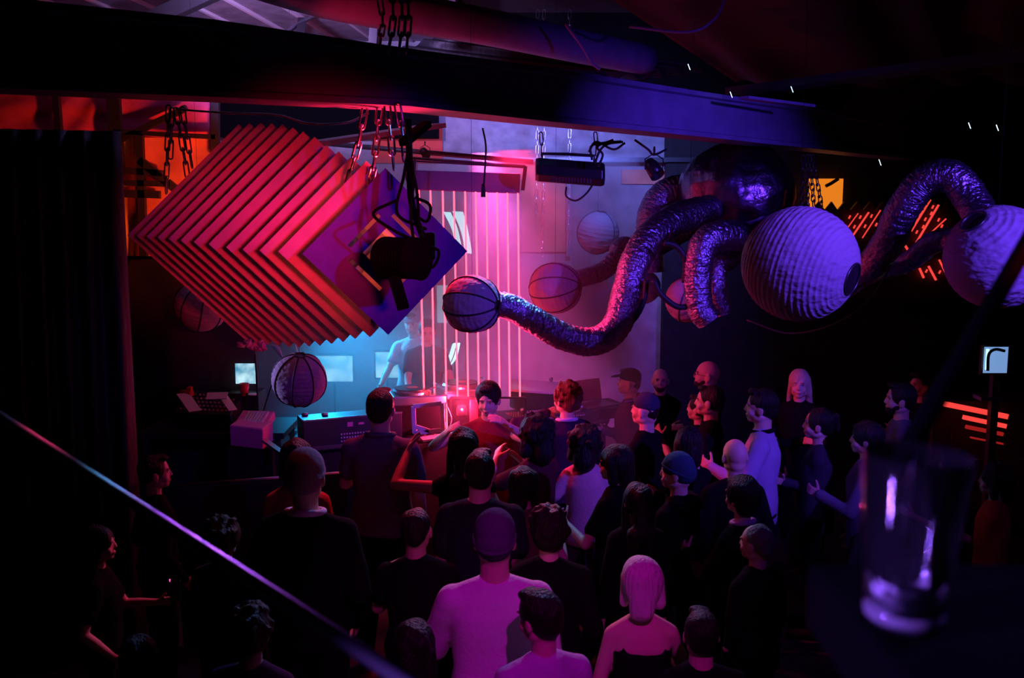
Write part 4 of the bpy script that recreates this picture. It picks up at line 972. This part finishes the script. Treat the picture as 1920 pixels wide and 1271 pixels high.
def person(px, py, d, face, label, hair='short', hc=HB, top=BLK, sleeves='short', pants=BLK, arms='down', head=(0, 0), skin='fair', stat=None,
           build=1.0, woman=False, beard=False, glasses=False, hat=None, hatc=BLK, lean=0.0, floor=0.0, hood=False, collar=None, apron=None, detail=False, strap=False, rolled=False, sway=0):
    PCOUNT[0] += 1; sd = PCOUNT[0]
    hp = P(px, py, d)                       # centre of the head
    st = (hp.z - floor) / 1.638 * 1.75 if stat is None else stat
    s = st / 1.75
    ca, sa = math.cos(R(face)), math.sin(R(face))
    ln = R(lean)
    offy = math.sin(ln) * .65 * s + .0
    base = Vector((hp.x + sa * offy, hp.y - ca * offy, floor))
    root = empty('person', base, label, 'person', None, R(face))
    B = build * (.93 if woman else 1.0); shw = (.128 if woman else .150) * build
    dt = bool(detail)
    hy, hpch = head
    HC = Vector((0, .012, 1.53)); HR = Euler((R(-hpch), 0, R(hy))).to_matrix()
    def hpnt(x, y, z): return HC + HR @ (Vector((x, y, z)) - Vector((0, 0, 1.53)))
    def bend(V):                            # lean the upper body forward about the hips
        if abs(ln) < 1e-4 and not sway: return V
        V = V.copy(); t = np.clip((V[:, 2] - .90) / .25, 0, 1); an = -ln * t
        y = V[:, 1]; z = V[:, 2] - .95; c, s2 = np.cos(an), np.sin(an)
        y2 = y * c - z * s2; z2 = y * s2 + z * c
        V[:, 1] = np.where(V[:, 2] > .9, y2, V[:, 1]); V[:, 2] = np.where(V[:, 2] > .9, z2 + .95, V[:, 2]); return V
    # arms
    al = ARMS[arms] if isinstance(arms, str) else arms
    J = []
    for side, T in ((-1, al[0]), (1, al[1])):
        S = Vector((side * (shw + .008), 0, 1.385)); E, W2 = ik(S, T, .28, .25, (side * .45, -.6, -.5)); J.append((side, S, E, W2))
    # ---- body, one continuous surface
    b = Blob()
    b.ell((0, -.004, 1.652), (.074, .094, .096), nu=24, nv=16) if False else None
    def hell(c, r, e=(0, 0, 0), nu=20, nv=14): b.ell(hpnt(*c), r, HR @ Euler((R(e[0]), R(e[1]), R(e[2]))).to_matrix(), nu, nv)
    hell((0, -.008, 1.655), (.076, .096, .094), nu=28, nv=18)
    hell((0, .030, 1.605), (.059, .062, .082), (-6, 0, 0))
    hell((0, .060, 1.553), (.034, .028, .024)); hell((0, -.035, 1.59), (.058, .055, .06))
    for q in (-1, 1):
        hell((q * .034, .058, 1.598), (.026, .026, .026)); hell((q * .079, -.004, 1.62), (.010, .022, .034), (0, 0, q * 18))
        hell((q * .030, .083, 1.660), (.022, .009, .007)); hell((q * .045, .0, 1.57), (.022, .045, .028))
    b.cap(hpnt(0, .086, 1.650), hpnt(0, .100, 1.614), .0085, .0115); hell((0, .091, 1.609), (.016, .012, .009))
    hell((0, .088, 1.580), (.022, .012, .0065)); hell((0, .085, 1.568), (.019, .012, .007))
    b.cap((0, -.008, 1.40), HC + HR @ Vector((0, -.018, .03)), .058 * B, .053 * B)
    b.tub([(.86, .10, .07, 0, 0), (.90, .155 * B, .105, 0, -.005), (.98, .162 * B, .108, 0, -.005), (1.10, .132 * B, .093, 0, 0), (1.22, .150 * B, .105, 0, .005), (1.34, .152 * B, .106, 0, .002), (1.40, .125 * B, .085, 0, -.005), (1.45, .075 * B, .062, 0, -.008), (1.48, .05, .045, 0, -.008)])
    b.cap((-shw, 0, 1.385), (shw, 0, 1.385), .050 * B, .050 * B)
    for q in (-1, 1): b.cap((q * .03, -.012, 1.45), (q * shw, 0, 1.39), .048, .045)
    for side, S, E, W2 in J:
        b.cap(S, E, .047 * B, .037 * B); b.cap(E, E.lerp(W2, .45), .037 * B, .036 * B); b.cap(E.lerp(W2, .35), W2, .037 * B, .024 * B)
        f = (W2 - E).normalized(); n_ = Vector((-side, .15, 0)); n_ = (n_ - f * n_.dot(f))
        n_ = n_.normalized() if n_.length > .2 else (Vector((0, 0, -1)) - f * -f.z).normalized()
        sx = f.cross(n_).normalized() * side
        pc_ = W2 + f * .045
        b.cap(W2, W2 + f * .02, .024, .024, flat=(sx, .75))
        for k_ in (-1.4, -.5, .5, 1.4): b.cap(W2 + f * .015 + sx * (.010 * k_), W2 + f * .080 + sx * (.0155 * k_), .0155, .0125, n=8)
        curl = .28 if arms != 'down' else .22
        if isinstance(arms, str) and arms in ('drink', 'drinkl', 'facel'): curl = .62
        for k_, (off, lg_) in enumerate(((-1.5, .066), (-.5, .080), (.5, .086), (1.5, .078))):
            p0 = W2 + f * .084 + sx * (.0150 * off); dr = (f + sx * (.06 * off)).normalized(); an = curl * (1.15 - .1 * k_)
            for ph, fr_ in enumerate((.45, .32, .23)):
                dr = (dr * math.cos(an) + n_ * math.sin(an)).normalized(); p1 = p0 + dr * lg_ * fr_
                b.cap(p0, p1, .0096 - .0007 * ph, .0090 - .0007 * ph, n=8); p0 = p1
        p0 = W2 + f * .028 + sx * .024; dr = (f * .62 + sx * .62 + n_ * .42).normalized()
        for ph, lg_ in enumerate((.038, .030, .024)):
            p1 = p0 + dr * lg_; b.cap(p0, p1, .0125 - .0012 * ph, .0115 - .0012 * ph, n=8); dr = (dr + f * .25 + n_ * .12).normalized(); p0 = p1
    LG = []
    for side in (-1, 1):
        hp_ = Vector((side * .088, 0, .92)); kn = Vector((side * (.095 + sway * .01), .02, .50)); an_ = Vector((side * .115, -.02, .09)); LG.append((side, hp_, kn, an_))
        b.cap(hp_, kn, .082 * B, .055 * B); b.cap(kn, kn.lerp(an_, .4), .055 * B, .053 * B); b.cap(kn.lerp(an_, .3), an_, .054 * B, .036)
        b.cap(an_ + Vector((0, -.02, -.045)), an_ + Vector((side * .02, .16, -.06)), .036, .026)
    HCb = HC; iR = np.array(HR.transposed())
    def tint(co):
        V = co.copy()
        if abs(ln) > 1e-4:                  # undo the lean so the face marks sit right
            y = V[:, 1].copy(); z = V[:, 2] - .95; c, s2 = math.cos(ln), math.sin(ln)
            V[:, 1] = y * c - z * s2; V[:, 2] = y * s2 + z * c + .95
        q = (V - np.array(HCb)) @ iR.T + np.array((0, 0, 1.53)); n2 = len(q); t = np.ones((n2, 4))
        def patch(c, r, col):
            dd = ((q - np.array(c)) / np.array(r)); m_ = np.clip(1.6 - (dd ** 2).sum(1), 0, 1)[:, None]
            t[:, :3] = t[:, :3] * (1 - m_) + np.array(col) * m_
        patch((0, .095, 1.574), (.024, .02, .009), (.75, .35, .38))
        for k_ in (-1, 1):
            patch((k_ * .031, .09, 1.640), (.017, .02, .007), (.9, 1.1, 1.2)); patch((k_ * .031, .09, 1.640), (.006, .02, .0065), (.08, .08, .1))
            patch((k_ * .031, .09, 1.662), (.020, .02, .0045), (.22, .18, .18)); patch((k_ * .031, .09, 1.648), (.018, .02, .003), (.25, .2, .2))
        return t
    vx = (.0068 if dt else .0078)
    b.build('body', skinm(SK[skin]), root, vx, bend, 1, tint, s)
    # ---- clothes
    c = Blob(); e = .016
    if strap:
        c.tub([(.93, .165 * B, .12, 0, 0), (1.10, .142 * B, .105, 0, 0), (1.22, .160 * B, .116, 0, .005), (1.33, .165 * B, .118, 0, .004)])
        for q in (-1, 1): c.cap((q * .10, .09, 1.33), (q * .085, .0, 1.475), .010, .010); c.cap((q * .10, -.09, 1.32), (q * .085, .0, 1.475), .010, .010)
    else:
        hem = .86 if sleeves != 'long' else .83
        nk = .062 * B + .012
        c.tub([(hem, .170 * B, .122, 0, -.003), (.98, .178 * B, .128, 0, -.003), (1.10, .158 * B, .118, 0, 0), (1.22, .166 * B, .124, 0, .004), (1.33, .168 * B, .124, 0, .002), (1.395, .140 * B, .104, 0, -.004), (1.45, .098 * B, .080, 0, -.008), (1.482, nk, nk * .9, 0, -.008)])
        c.cap((-shw, 0, 1.380), (shw, 0, 1.380), .066 * B, .066 * B)
        for q in (-1, 1): c.cap((q * .035, -.012, 1.445), (q * shw, 0, 1.392), .058, .060)
        for side, S, E, W2 in J:
            if sleeves == 'long': c.cap(S, E, .064 * B, .054 * B); c.cap(E, W2, .053 * B, .037 * B); c.cap(W2 - (W2 - E) * .08, W2 + (W2 - E) * .02, .040, .040)
            elif sleeves == 'none': c.cap(S, S.lerp(E, .06), .066 * B, .062 * B)
            else: c.cap(S, S.lerp(E, .62), .066 * B, .063 * B)
    if hood: c.ell((0, -.085, 1.44), (.125, .065, .07)); c.cap((-.09, -.03, 1.46), (.09, -.03, 1.46), .05, .05)
    tp = c.build({'long': 'jacket' if hood or collar is not None else 'sweater', 'short': 't_shirt', 'none': 'tank_top'}[sleeves] if not strap else 'camisole', cloth(top), root, .012, bend, 2, None, s)
    folds(tp, .012 * s, sd, .35, 10); folds(tp, .004 * s, sd + 200, .6, 26)
    if collar is not None:
        k_ = Blob(); n2 = 20
        for i in range(n2):
            t0, t1 = 2 * math.pi * i / n2, 2 * math.pi * (i + 1) / n2
            f_ = lambda t: Vector((math.cos(t) * .076 * B, -.01 + math.sin(t) * .07 * B, 1.478 - .012 * math.sin(t)))
            k_.cap(f_(t0), f_(t1), .017, .017, n=8)
        k_.build('collar', cloth(collar), root, .009, bend, 1, None, s)
    c = Blob()
    c.tub([(.86, .13, .09, 0, 0), (.90, .168 * B, .116, 0, -.005), (.99, .168 * B, .114, 0, -.004), (1.03, .152 * B, .106, 0, 0)])
    for side, h_, kn, an_ in LG: c.cap(h_, kn, .094 * B, .070 * B); c.cap(kn, an_, .069 * B, .056)
    folds(c.build('trousers', cloth(pants), root, .013, None, 2, None, s), .005, sd + 50, .5)
    for side, h_, kn, an_ in LG:
        c = Blob(); c.cap(an_ + Vector((0, -.025, -.045)), an_ + Vector((side * .022, .165, -.055)), .045, .036); c.cap(an_ + Vector((0, -.02, -.05)), an_ + Vector((0, -.015, .01)), .045, .046)
        def cut(V): V = V.copy(); V[:, 2] = np.maximum(V[:, 2], .004); return V
        c.build('shoe', cloth((.02, .02, .02)), root, .011, cut, 1, None, s)
    # ---- hair, hat, beard
    if hair and hair != 'bald':
        c = Blob(); g = {'short': .010, 'curly': .026, 'bushy': .045, 'long': .016, 'bob': .022, 'pony': .012, 'fringe': .02, 'crew': .006, 'quiff': .014}[hair]
        if hat: g = -.004
        def he(cn, r, e_=(0, 0, 0)): c.ell(hpnt(*cn), r, HR @ Euler((R(e_[0]), R(e_[1]), R(e_[2]))).to_matrix(), 24, 16)
        he((0, -.022, 1.664), (.077 + g, .092 + g, .089 + g)); he((0, -.052, 1.625), (.066 + g * .9, .058 + g, .070 + g * .6))
        if hair in ('quiff', 'short'): he((0, .045, 1.737), (.052, .040, .022)); he((.02, .06, 1.738), (.035, .03, .018))
        if hair == 'fringe': he((0, .058, 1.716), (.058, .032, .024)); he((0, -.05, 1.60), (.085, .06, .09))
        if hair == 'bob':
            for q in (-1, 1): c.cap(hpnt(q * .07, .0, 1.66), hpnt(q * .08, -.01, 1.54), .034, .030)
            c.cap(hpnt(0, -.07, 1.62), hpnt(0, -.085, 1.53), .07, .06)
        if hair == 'bushy':
            for q in (-1, 1): c.cap(hpnt(q * .065, -.01, 1.68), hpnt(q * .095, -.02, 1.54), .048, .05)
            c.cap(hpnt(0, -.07, 1.64), hpnt(0, -.10, 1.52), .085, .085)
        if hair == 'long':
            for q in (-1, 1):
                c.cap(hpnt(q * .064, .005, 1.68), hpnt(q * .078, -.005, 1.55), .026, .026); c.cap(hpnt(q * .076, -.01, 1.55), Vector((q * .088, -.03, 1.38)), .027, .024)
            c.cap(hpnt(0, -.075, 1.64), Vector((0, -.105, 1.46)), .062, .060); c.cap((-.045, -.112, 1.46), (-.05, -.135, 1.25), .048, .026); c.cap((.045, -.112, 1.46), (.045, -.135, 1.22), .048, .026)
        if hair == 'pony': c.ell(hpnt(0, -.125, 1.70), (.032, .032, .032)); c.cap(hpnt(0, -.13, 1.69), hpnt(0, -.155, 1.55), .026, .014)
        if hair in ('curly', 'bushy'):
            rs = random.Random(sd)
            for _ in range(46):
                a_ = rs.uniform(0, 6.28); u_ = rs.uniform(-.3, 1); r_ = math.sqrt(1 - u_ * u_) if u_ < 1 else 0
                x_, y_ = r_ * math.cos(a_), r_ * math.sin(a_)
                if y_ > .45 and u_ < .55: continue
                c.ell(hpnt(x_ * (.078 + g), -.02 + y_ * (.092 + g), 1.664 + u_ * (.088 + g)), (.02, .02, .02), None, 8, 6)
        ho = c.build('hair', hairm(hc), root, .0095 if not dt else .008, bend, 1, None, s)
        folds(ho, .0055 if hair in ('crew', 'short', 'quiff') else .009, sd + 9, .22, 45)
    if beard:
        c = Blob(); c.ell(hpnt(0, .056, 1.556), (.046, .044, .036), HR); c.ell(hpnt(0, .024, 1.578), (.068, .050, .036), HR); folds(c.build('beard', hairm(hc if hc else HB), root, .008, bend, 1, None, s), .003, sd, 1, 60)
    if glasses:
        c = Blob()
        for q in (-1, 1):
            n2 = 14
            for i in range(n2):
                f_ = lambda t: hpnt(q * .033 + math.cos(t) * .024, .106 - .006 * abs(math.cos(t)), 1.638 + math.sin(t) * .018)
                c.cap(f_(6.283 * i / n2), f_(6.283 * (i + 1) / n2), .0024, .0024, n=6)
            c.cap(hpnt(q * .057, .10, 1.642), hpnt(q * .082, -.0, 1.636), .0022, .0022, n=6)
        c.cap(hpnt(-.01, .106, 1.642), hpnt(.01, .106, 1.642), .0024, .0024, n=6)
        c.build('glasses', M['blackgloss'], root, .0026, bend, 0, None, s)
    if hat == 'beanie':
        c = Blob(); c.ell(hpnt(0, -.012, 1.676), (.088, .104, .098), HR, 28, 18); c.ell(hpnt(0, -.045, 1.64), (.083, .082, .082), HR)
        ho = c.build('beanie', cloth(hatc), root, .008, bend, 2, None, s); folds(ho, .0025, sd, .1, 40)
        c = Blob(); n2 = 26
        for i in range(n2):
            f_ = lambda t: hpnt(math.cos(t) * .080, -.014 + math.sin(t) * .098, 1.650 + .035 * math.sin(t))
            c.cap(f_(6.283 * i / n2), f_(6.283 * (i + 1) / n2), .0145, .0145, n=8)
        folds(c.build('beanie_cuff', cloth(hatc), root, .007, bend, 1, None, s), .002, sd + 3, .1, 60)
    if hat == 'cap':
        yb = 1
        c = Blob(); c.ell(hpnt(0, -.012, 1.690), (.085, .100, .078), HR, 28, 18); c.ell(hpnt(0, -.04, 1.672), (.078, .072, .05), HR)
        folds(c.build('cap_crown', cloth(hatc), root, .008, bend, 2, None, s), .0015, sd, 1, 20)
        c = Blob(); c.ell(hpnt(0, .105, 1.690), (.064, .068, .008), HR @ Euler((R(-10), 0, 0)).to_matrix(), 24, 8); c.build('cap_visor', cloth(hatc), root, .0065, bend, 1, None, s)
    return root, s, J

GP = []
def pp(*a, **k): GP.append(person(*a, **k)); return GP[-1]
pp(288, 886, 6.0, -50, 'person with short dark hair in profile facing right beside the black curtain', hair='short', sleeves='long', arms='pockets', head=(-18, 0), detail=True)
wg = pp(182, 1020, 5.1, -78, 'dark-haired woman at lower left in profile, face lit pink, holding a glass', hair='long', woman=True, arms=((-.12, .34, 1.17), (.2, .1, .95)), sleeves='short', detail=True, skin='fair')
pp(418, 1010, 5.0, -15, 'person with dark shaggy hair rimmed purple, just above the handrail', hair='curly', hc=HBR, sleeves='long', top=(.05, .02, .07))
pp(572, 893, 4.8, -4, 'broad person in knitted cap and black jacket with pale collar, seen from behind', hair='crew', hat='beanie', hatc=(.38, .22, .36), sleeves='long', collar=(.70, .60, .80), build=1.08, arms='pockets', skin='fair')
pp(556, 862, 5.75, 0, 'person with dark hair and red-lit shoulder behind the knitted cap', hair='bob', woman=True, top=(.5, .10, .10), sleeves='short', arms='down')
pp(713, 765, 6.5, -6, 'man with short black hair seen from behind right before the rack mixer', hair='short', top=(.13, .11, .17), sleeves='short', collar=(.13, .11, .17), build=1.1, arms='drinkl', detail=True)
pp(868, 838, 6.0, 8, 'woman with straight dark hair raising her bent left arm towards the pink strings', hair='long', woman=True, arms=((-.33, .22, 1.56), (.2, .1, 1.0)), sleeves='none', top=BLK, skin='brown')
pp(900, 885, 5.4, -8, 'broad black-haired person in black shirt directly behind the arm-raising woman', hair='short', top=(.02, .02, .03), build=1.12, arms='down')
pp(917, 745, 7.35, 170, 'person with tousled dark red-lit hair dancing towards the crowd before the strings', hair='quiff', hc=HB, top=(.30, .03, .04), sleeves='none', arms='bothup', head=(0, 14), detail=True)
pp(1004, 816, 6.65, 40, 'person with frizzy dark hair dancing with hands raised beside the red dancer', hair='bushy', top=(.10, .02, .03), arms=((-.12, .30, 1.42), (.12, .32, 1.38)), woman=True)
pp(1062, 748, 7.6, 22, 'person with reddish brown hair and pale open collar holding a hand to the face', hair='curly', hc=(.16, .05, .03), top=(.05, .02, .06), sleeves='long', collar=(.6, .5, .8), arms='facel', head=(20, 0))
pp(1182, 716, 8.6, 78, 'man in a dark cap looking left, face lit pink, behind the other capped man', hair='short', hat='cap', hatc=BLK, arms='crossed', detail=True, sleeves='long', top=(.10, .05, .09))
pp(1238, 712, 9.1, 172, 'bald man with short beard facing the camera', hair='bald', beard=True, hc=(.03, .02, .02), detail=True, arms='crossed', sleeves='long')
pp(1327, 702, 8.35, 82, 'bald man with glasses and dark beard looking left', hair='bald', beard=True, glasses=True, hc=(.02, .015, .015), detail=True, arms='pockets', sleeves='long', head=(0, -4))
pp(1332, 752, 7.5, 72, 'man with cropped black hair in a black T-shirt looking left, bare forearm down', hair='short', detail=True, arms=((-.30, .10, .85), (.25, .05, .82)), skin='tan')
pp(1212, 768, 7.15, 58, 'man in a dark cap and dark jacket clapping his red-lit hands', hair='short', hat='cap', hatc=(.05, .06, .10), sleeves='long', arms='clap', detail=True)
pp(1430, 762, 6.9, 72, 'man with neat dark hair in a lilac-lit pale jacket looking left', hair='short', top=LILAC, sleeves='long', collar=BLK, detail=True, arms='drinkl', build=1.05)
pp(1500, 720, 8.3, 150, 'woman with loose blond hair facing the camera in black', hair='long', hc=HBL, woman=True, detail=True, sleeves='long', arms='crossed', head=(10, 0))
pp(1536, 795, 7.0, 74, 'smiling woman with tied back dark hair looking left, right of the lilac jacket', hair='pony', woman=True, detail=True, sleeves='long', top=(.05, .04, .06), arms='crossed')
pp(1690, 748, 7.4, 80, 'tall man with dark beard stubble and grey T-shirt looking left at far right', hair='short', beard=True, hc=HB, top=(.16, .17, .20), detail=True, arms='pockets', head=(0, 0))
pp(1728, 722, 8.7, 100, 'dim person in black standing behind the tall man at far right', hair='short', skin='tan', sleeves='long', arms='crossed')
pp(1626, 822, 6.65, 70, 'woman with dark fringe and grey knit top above the rim of the glass', hair='fringe', woman=True, top=(.20, .19, .26), sleeves='long', detail=True, arms='drinkl')
pp(1379, 855, 6.1, 10, 'person with a shaven purple-lit head left of the glass, seen from behind', hair='bald', sleeves='long', arms='pockets')
pp(1272, 885, 5.8, 50, 'person in a dark teal knitted cap looking left in a black jacket', hair='crew', hat='beanie', hatc=(.04, .10, .13), sleeves='long', arms='pockets', head=(20, 0), hood=True)
pp(1290, 832, 6.6, 20, 'person with dark hair behind the teal knitted cap', hair='bob', woman=True, sleeves='long', arms='crossed')
pp(1156, 870, 6.0, 55, 'person with smooth dark hair, purple-lit cheek, right of the pale pink T-shirt', hair='bob', woman=True, arms='drinkl', head=(15, 0))
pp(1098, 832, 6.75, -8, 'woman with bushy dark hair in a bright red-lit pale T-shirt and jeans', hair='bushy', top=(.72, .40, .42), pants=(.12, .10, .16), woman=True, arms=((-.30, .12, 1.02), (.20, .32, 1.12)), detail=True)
pp(1196, 940, 5.5, 6, 'woman with long dark hair over black clothes, standing behind the blond one', hair='long', woman=True, hc=HB, sleeves='long', arms='down')
pp(984, 910, 5.8, -24, 'person with dark hair turned right, behind the ribbed knitted cap', hair='bob', woman=True, top=(.12, .03, .05), arms='drink', head=(-10, 0), hc=HB)
pp(780, 992, 4.85, -10, 'man with cropped dark hair in black T-shirt, left of the magenta sweatshirt', hair='crew', arms='drinkl', skin='tan', build=1.05)
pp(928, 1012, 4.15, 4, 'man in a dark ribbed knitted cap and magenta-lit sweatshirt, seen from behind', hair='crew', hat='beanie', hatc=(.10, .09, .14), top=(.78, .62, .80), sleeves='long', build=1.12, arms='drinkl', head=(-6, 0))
pp(1030, 995, 4.75, -4, 'man with thick black hair in a black jacket, right of the ribbed knitted cap', hair='curly', sleeves='long', arms='pockets')
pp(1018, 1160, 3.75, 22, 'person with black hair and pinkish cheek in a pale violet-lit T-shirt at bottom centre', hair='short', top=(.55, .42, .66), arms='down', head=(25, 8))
pp(1204, 1092, 4.15, 4, 'woman with bright platinum blond hair and a thin shoulder strap, seen from behind', hair='bob', hc=(.80, .72, .66), woman=True, strap=True, arms='drink', head=(-8, 0))
pp(1420, 1018, 5.0, 35, 'man with greying cropped hair looking left at lower right', hair='crew', hc=HG, arms='down', sleeves='long', head=(15, 0))
pp(1392, 930, 5.45, 40, 'person with dark hair and purple-lit scarf between the shaven head and the greying man', hair='fringe', woman=True, collar=(.45, .30, .55), sleeves='long', arms='drinkl')
pp(1790, 870, 6.6, 75, 'person in dark clothes with a bare lit arm behind the right rim of the glass', hair='bob', woman=True, sleeves='none', arms='drinkl')
pp(1868, 900, 6.1, 60, 'dim person in an orange-red top at the far right edge of the crowd', hair='bob', woman=True, top=(.6, .12, .04), sleeves='short', arms='crossed', skin='tan')
pp(776, 1215, 3.65, -2, 'woman with dark hair and bare pinkish shoulders at bottom left of the magenta sweatshirt', hair='long', woman=True, strap=True, arms='down', hc=HB)
pp(1215, 1235, 3.55, 10, 'dark-haired person in a black coat at the bottom edge before the platinum blond woman', hair='short', sleeves='long', arms='down', head=(0, 10)) if False else None
pp(1315, 1190, 3.9, 0, 'person in black with dark hair at the bottom right beside the platinum blond woman', hair='short', sleeves='long', arms='down', build=1.1)
pp(470, 1185, 3.9, -6, 'dim person with purple-edged hair below the handrail at lower left', hair='curly', hc=HBR, top=(.08, .03, .09), sleeves='long', arms='crossed')
pp(262, 1235, 3.9, -20, 'barely visible person in a dark magenta top at bottom left corner', hair='bob', woman=True, top=(.22, .05, .14), sleeves='long', arms='down')
pp(1312, 765, 7.95, 60, 'dim person holding up a pale drink behind the man in black T-shirt', hair='short', sleeves='long', arms=((-.05, .34, 1.34), (.2, .1, .9)), skin='tan')
# disc jockeys on the stage
pp(775, 606, 9.4, 168, 'disc jockey in a white T-shirt standing hazily behind the booth', hair='short', hat='cap', hatc=(.30, .30, .34), top=(.75, .75, .78), floor=.5, arms='dj', detail=True, head=(0, 6))
pp(800, 634, 9.0, 192, 'disc jockey in a dark T-shirt leaning over the left turntable', hair='short', top=(.05, .06, .08), floor=.5, arms='dj', detail=True, head=(0, 14), stat=1.60, lean=3, skin='fair')
# the glass the woman at lower left holds
r0, s0, J0 = wg
W2 = J0[0][3] * s0; W2 = Matrix.Rotation(R(-78), 3, 'Z') @ W2 + r0.location
tg = MB().lathe([(0, -.06), (.026, -.06), (.033, .09), (.031, .09), (.024, -.05), (0, -.05)], (0, 0, 0), n=24).build('drink_glass', glass_m, smooth=True)
f0 = (J0[0][3] - J0[0][2]).normalized(); f0 = Matrix.Rotation(R(-78), 3, 'Z') @ f0
tg.location = W2 + f0 * .11 + Vector((0, -.02, .04)); tag(tg, 'tall glass held up by the woman in profile at lower left', 'glass')

# ------------------------------------------------------------------ haze over the stage
def haze(c, size, density, col, name, label, nscale=1.2):
    o = MB().box((0, 0, 0), size).build(name, bpy.data.materials.new(name)); o.location = c
    m = o.data.materials[0]; m.use_nodes = True; n = m.node_tree.nodes; l = m.node_tree.links; n.remove(n['Principled BSDF'])
    v = n.new('ShaderNodeVolumeScatter'); v.inputs['Color'].default_value = (*col, 1); v.inputs['Anisotropy'].default_value = .2
    tc = n.new('ShaderNodeTexCoord'); nz = n.new('ShaderNodeTexNoise'); nz.inputs['Scale'].default_value = nscale; nz.inputs['Detail'].default_value = 2
    mr = n.new('ShaderNodeMapRange'); mr.inputs['From Min'].default_value = .35; mr.inputs['From Max'].default_value = .65
    mr.inputs['To Min'].default_value = density * .45; mr.inputs['To Max'].default_value = density * 1.5
    l.new(tc.outputs['Object'], nz.inputs['Vector']); l.new(nz.outputs['Fac'], mr.inputs['Value']); l.new(mr.outputs[0], v.inputs['Density'])
    l.new(v.outputs[0], n['Material Output'].inputs['Volume'])
    return tag(o, label, 'haze', kind='stuff')
haze((-.80, 9.40, 1.98), (3.9, 3.2, 3.2), .28, (1, 1, 1), 'haze', 'thin smoke haze drifting over the stage and the pink strings')
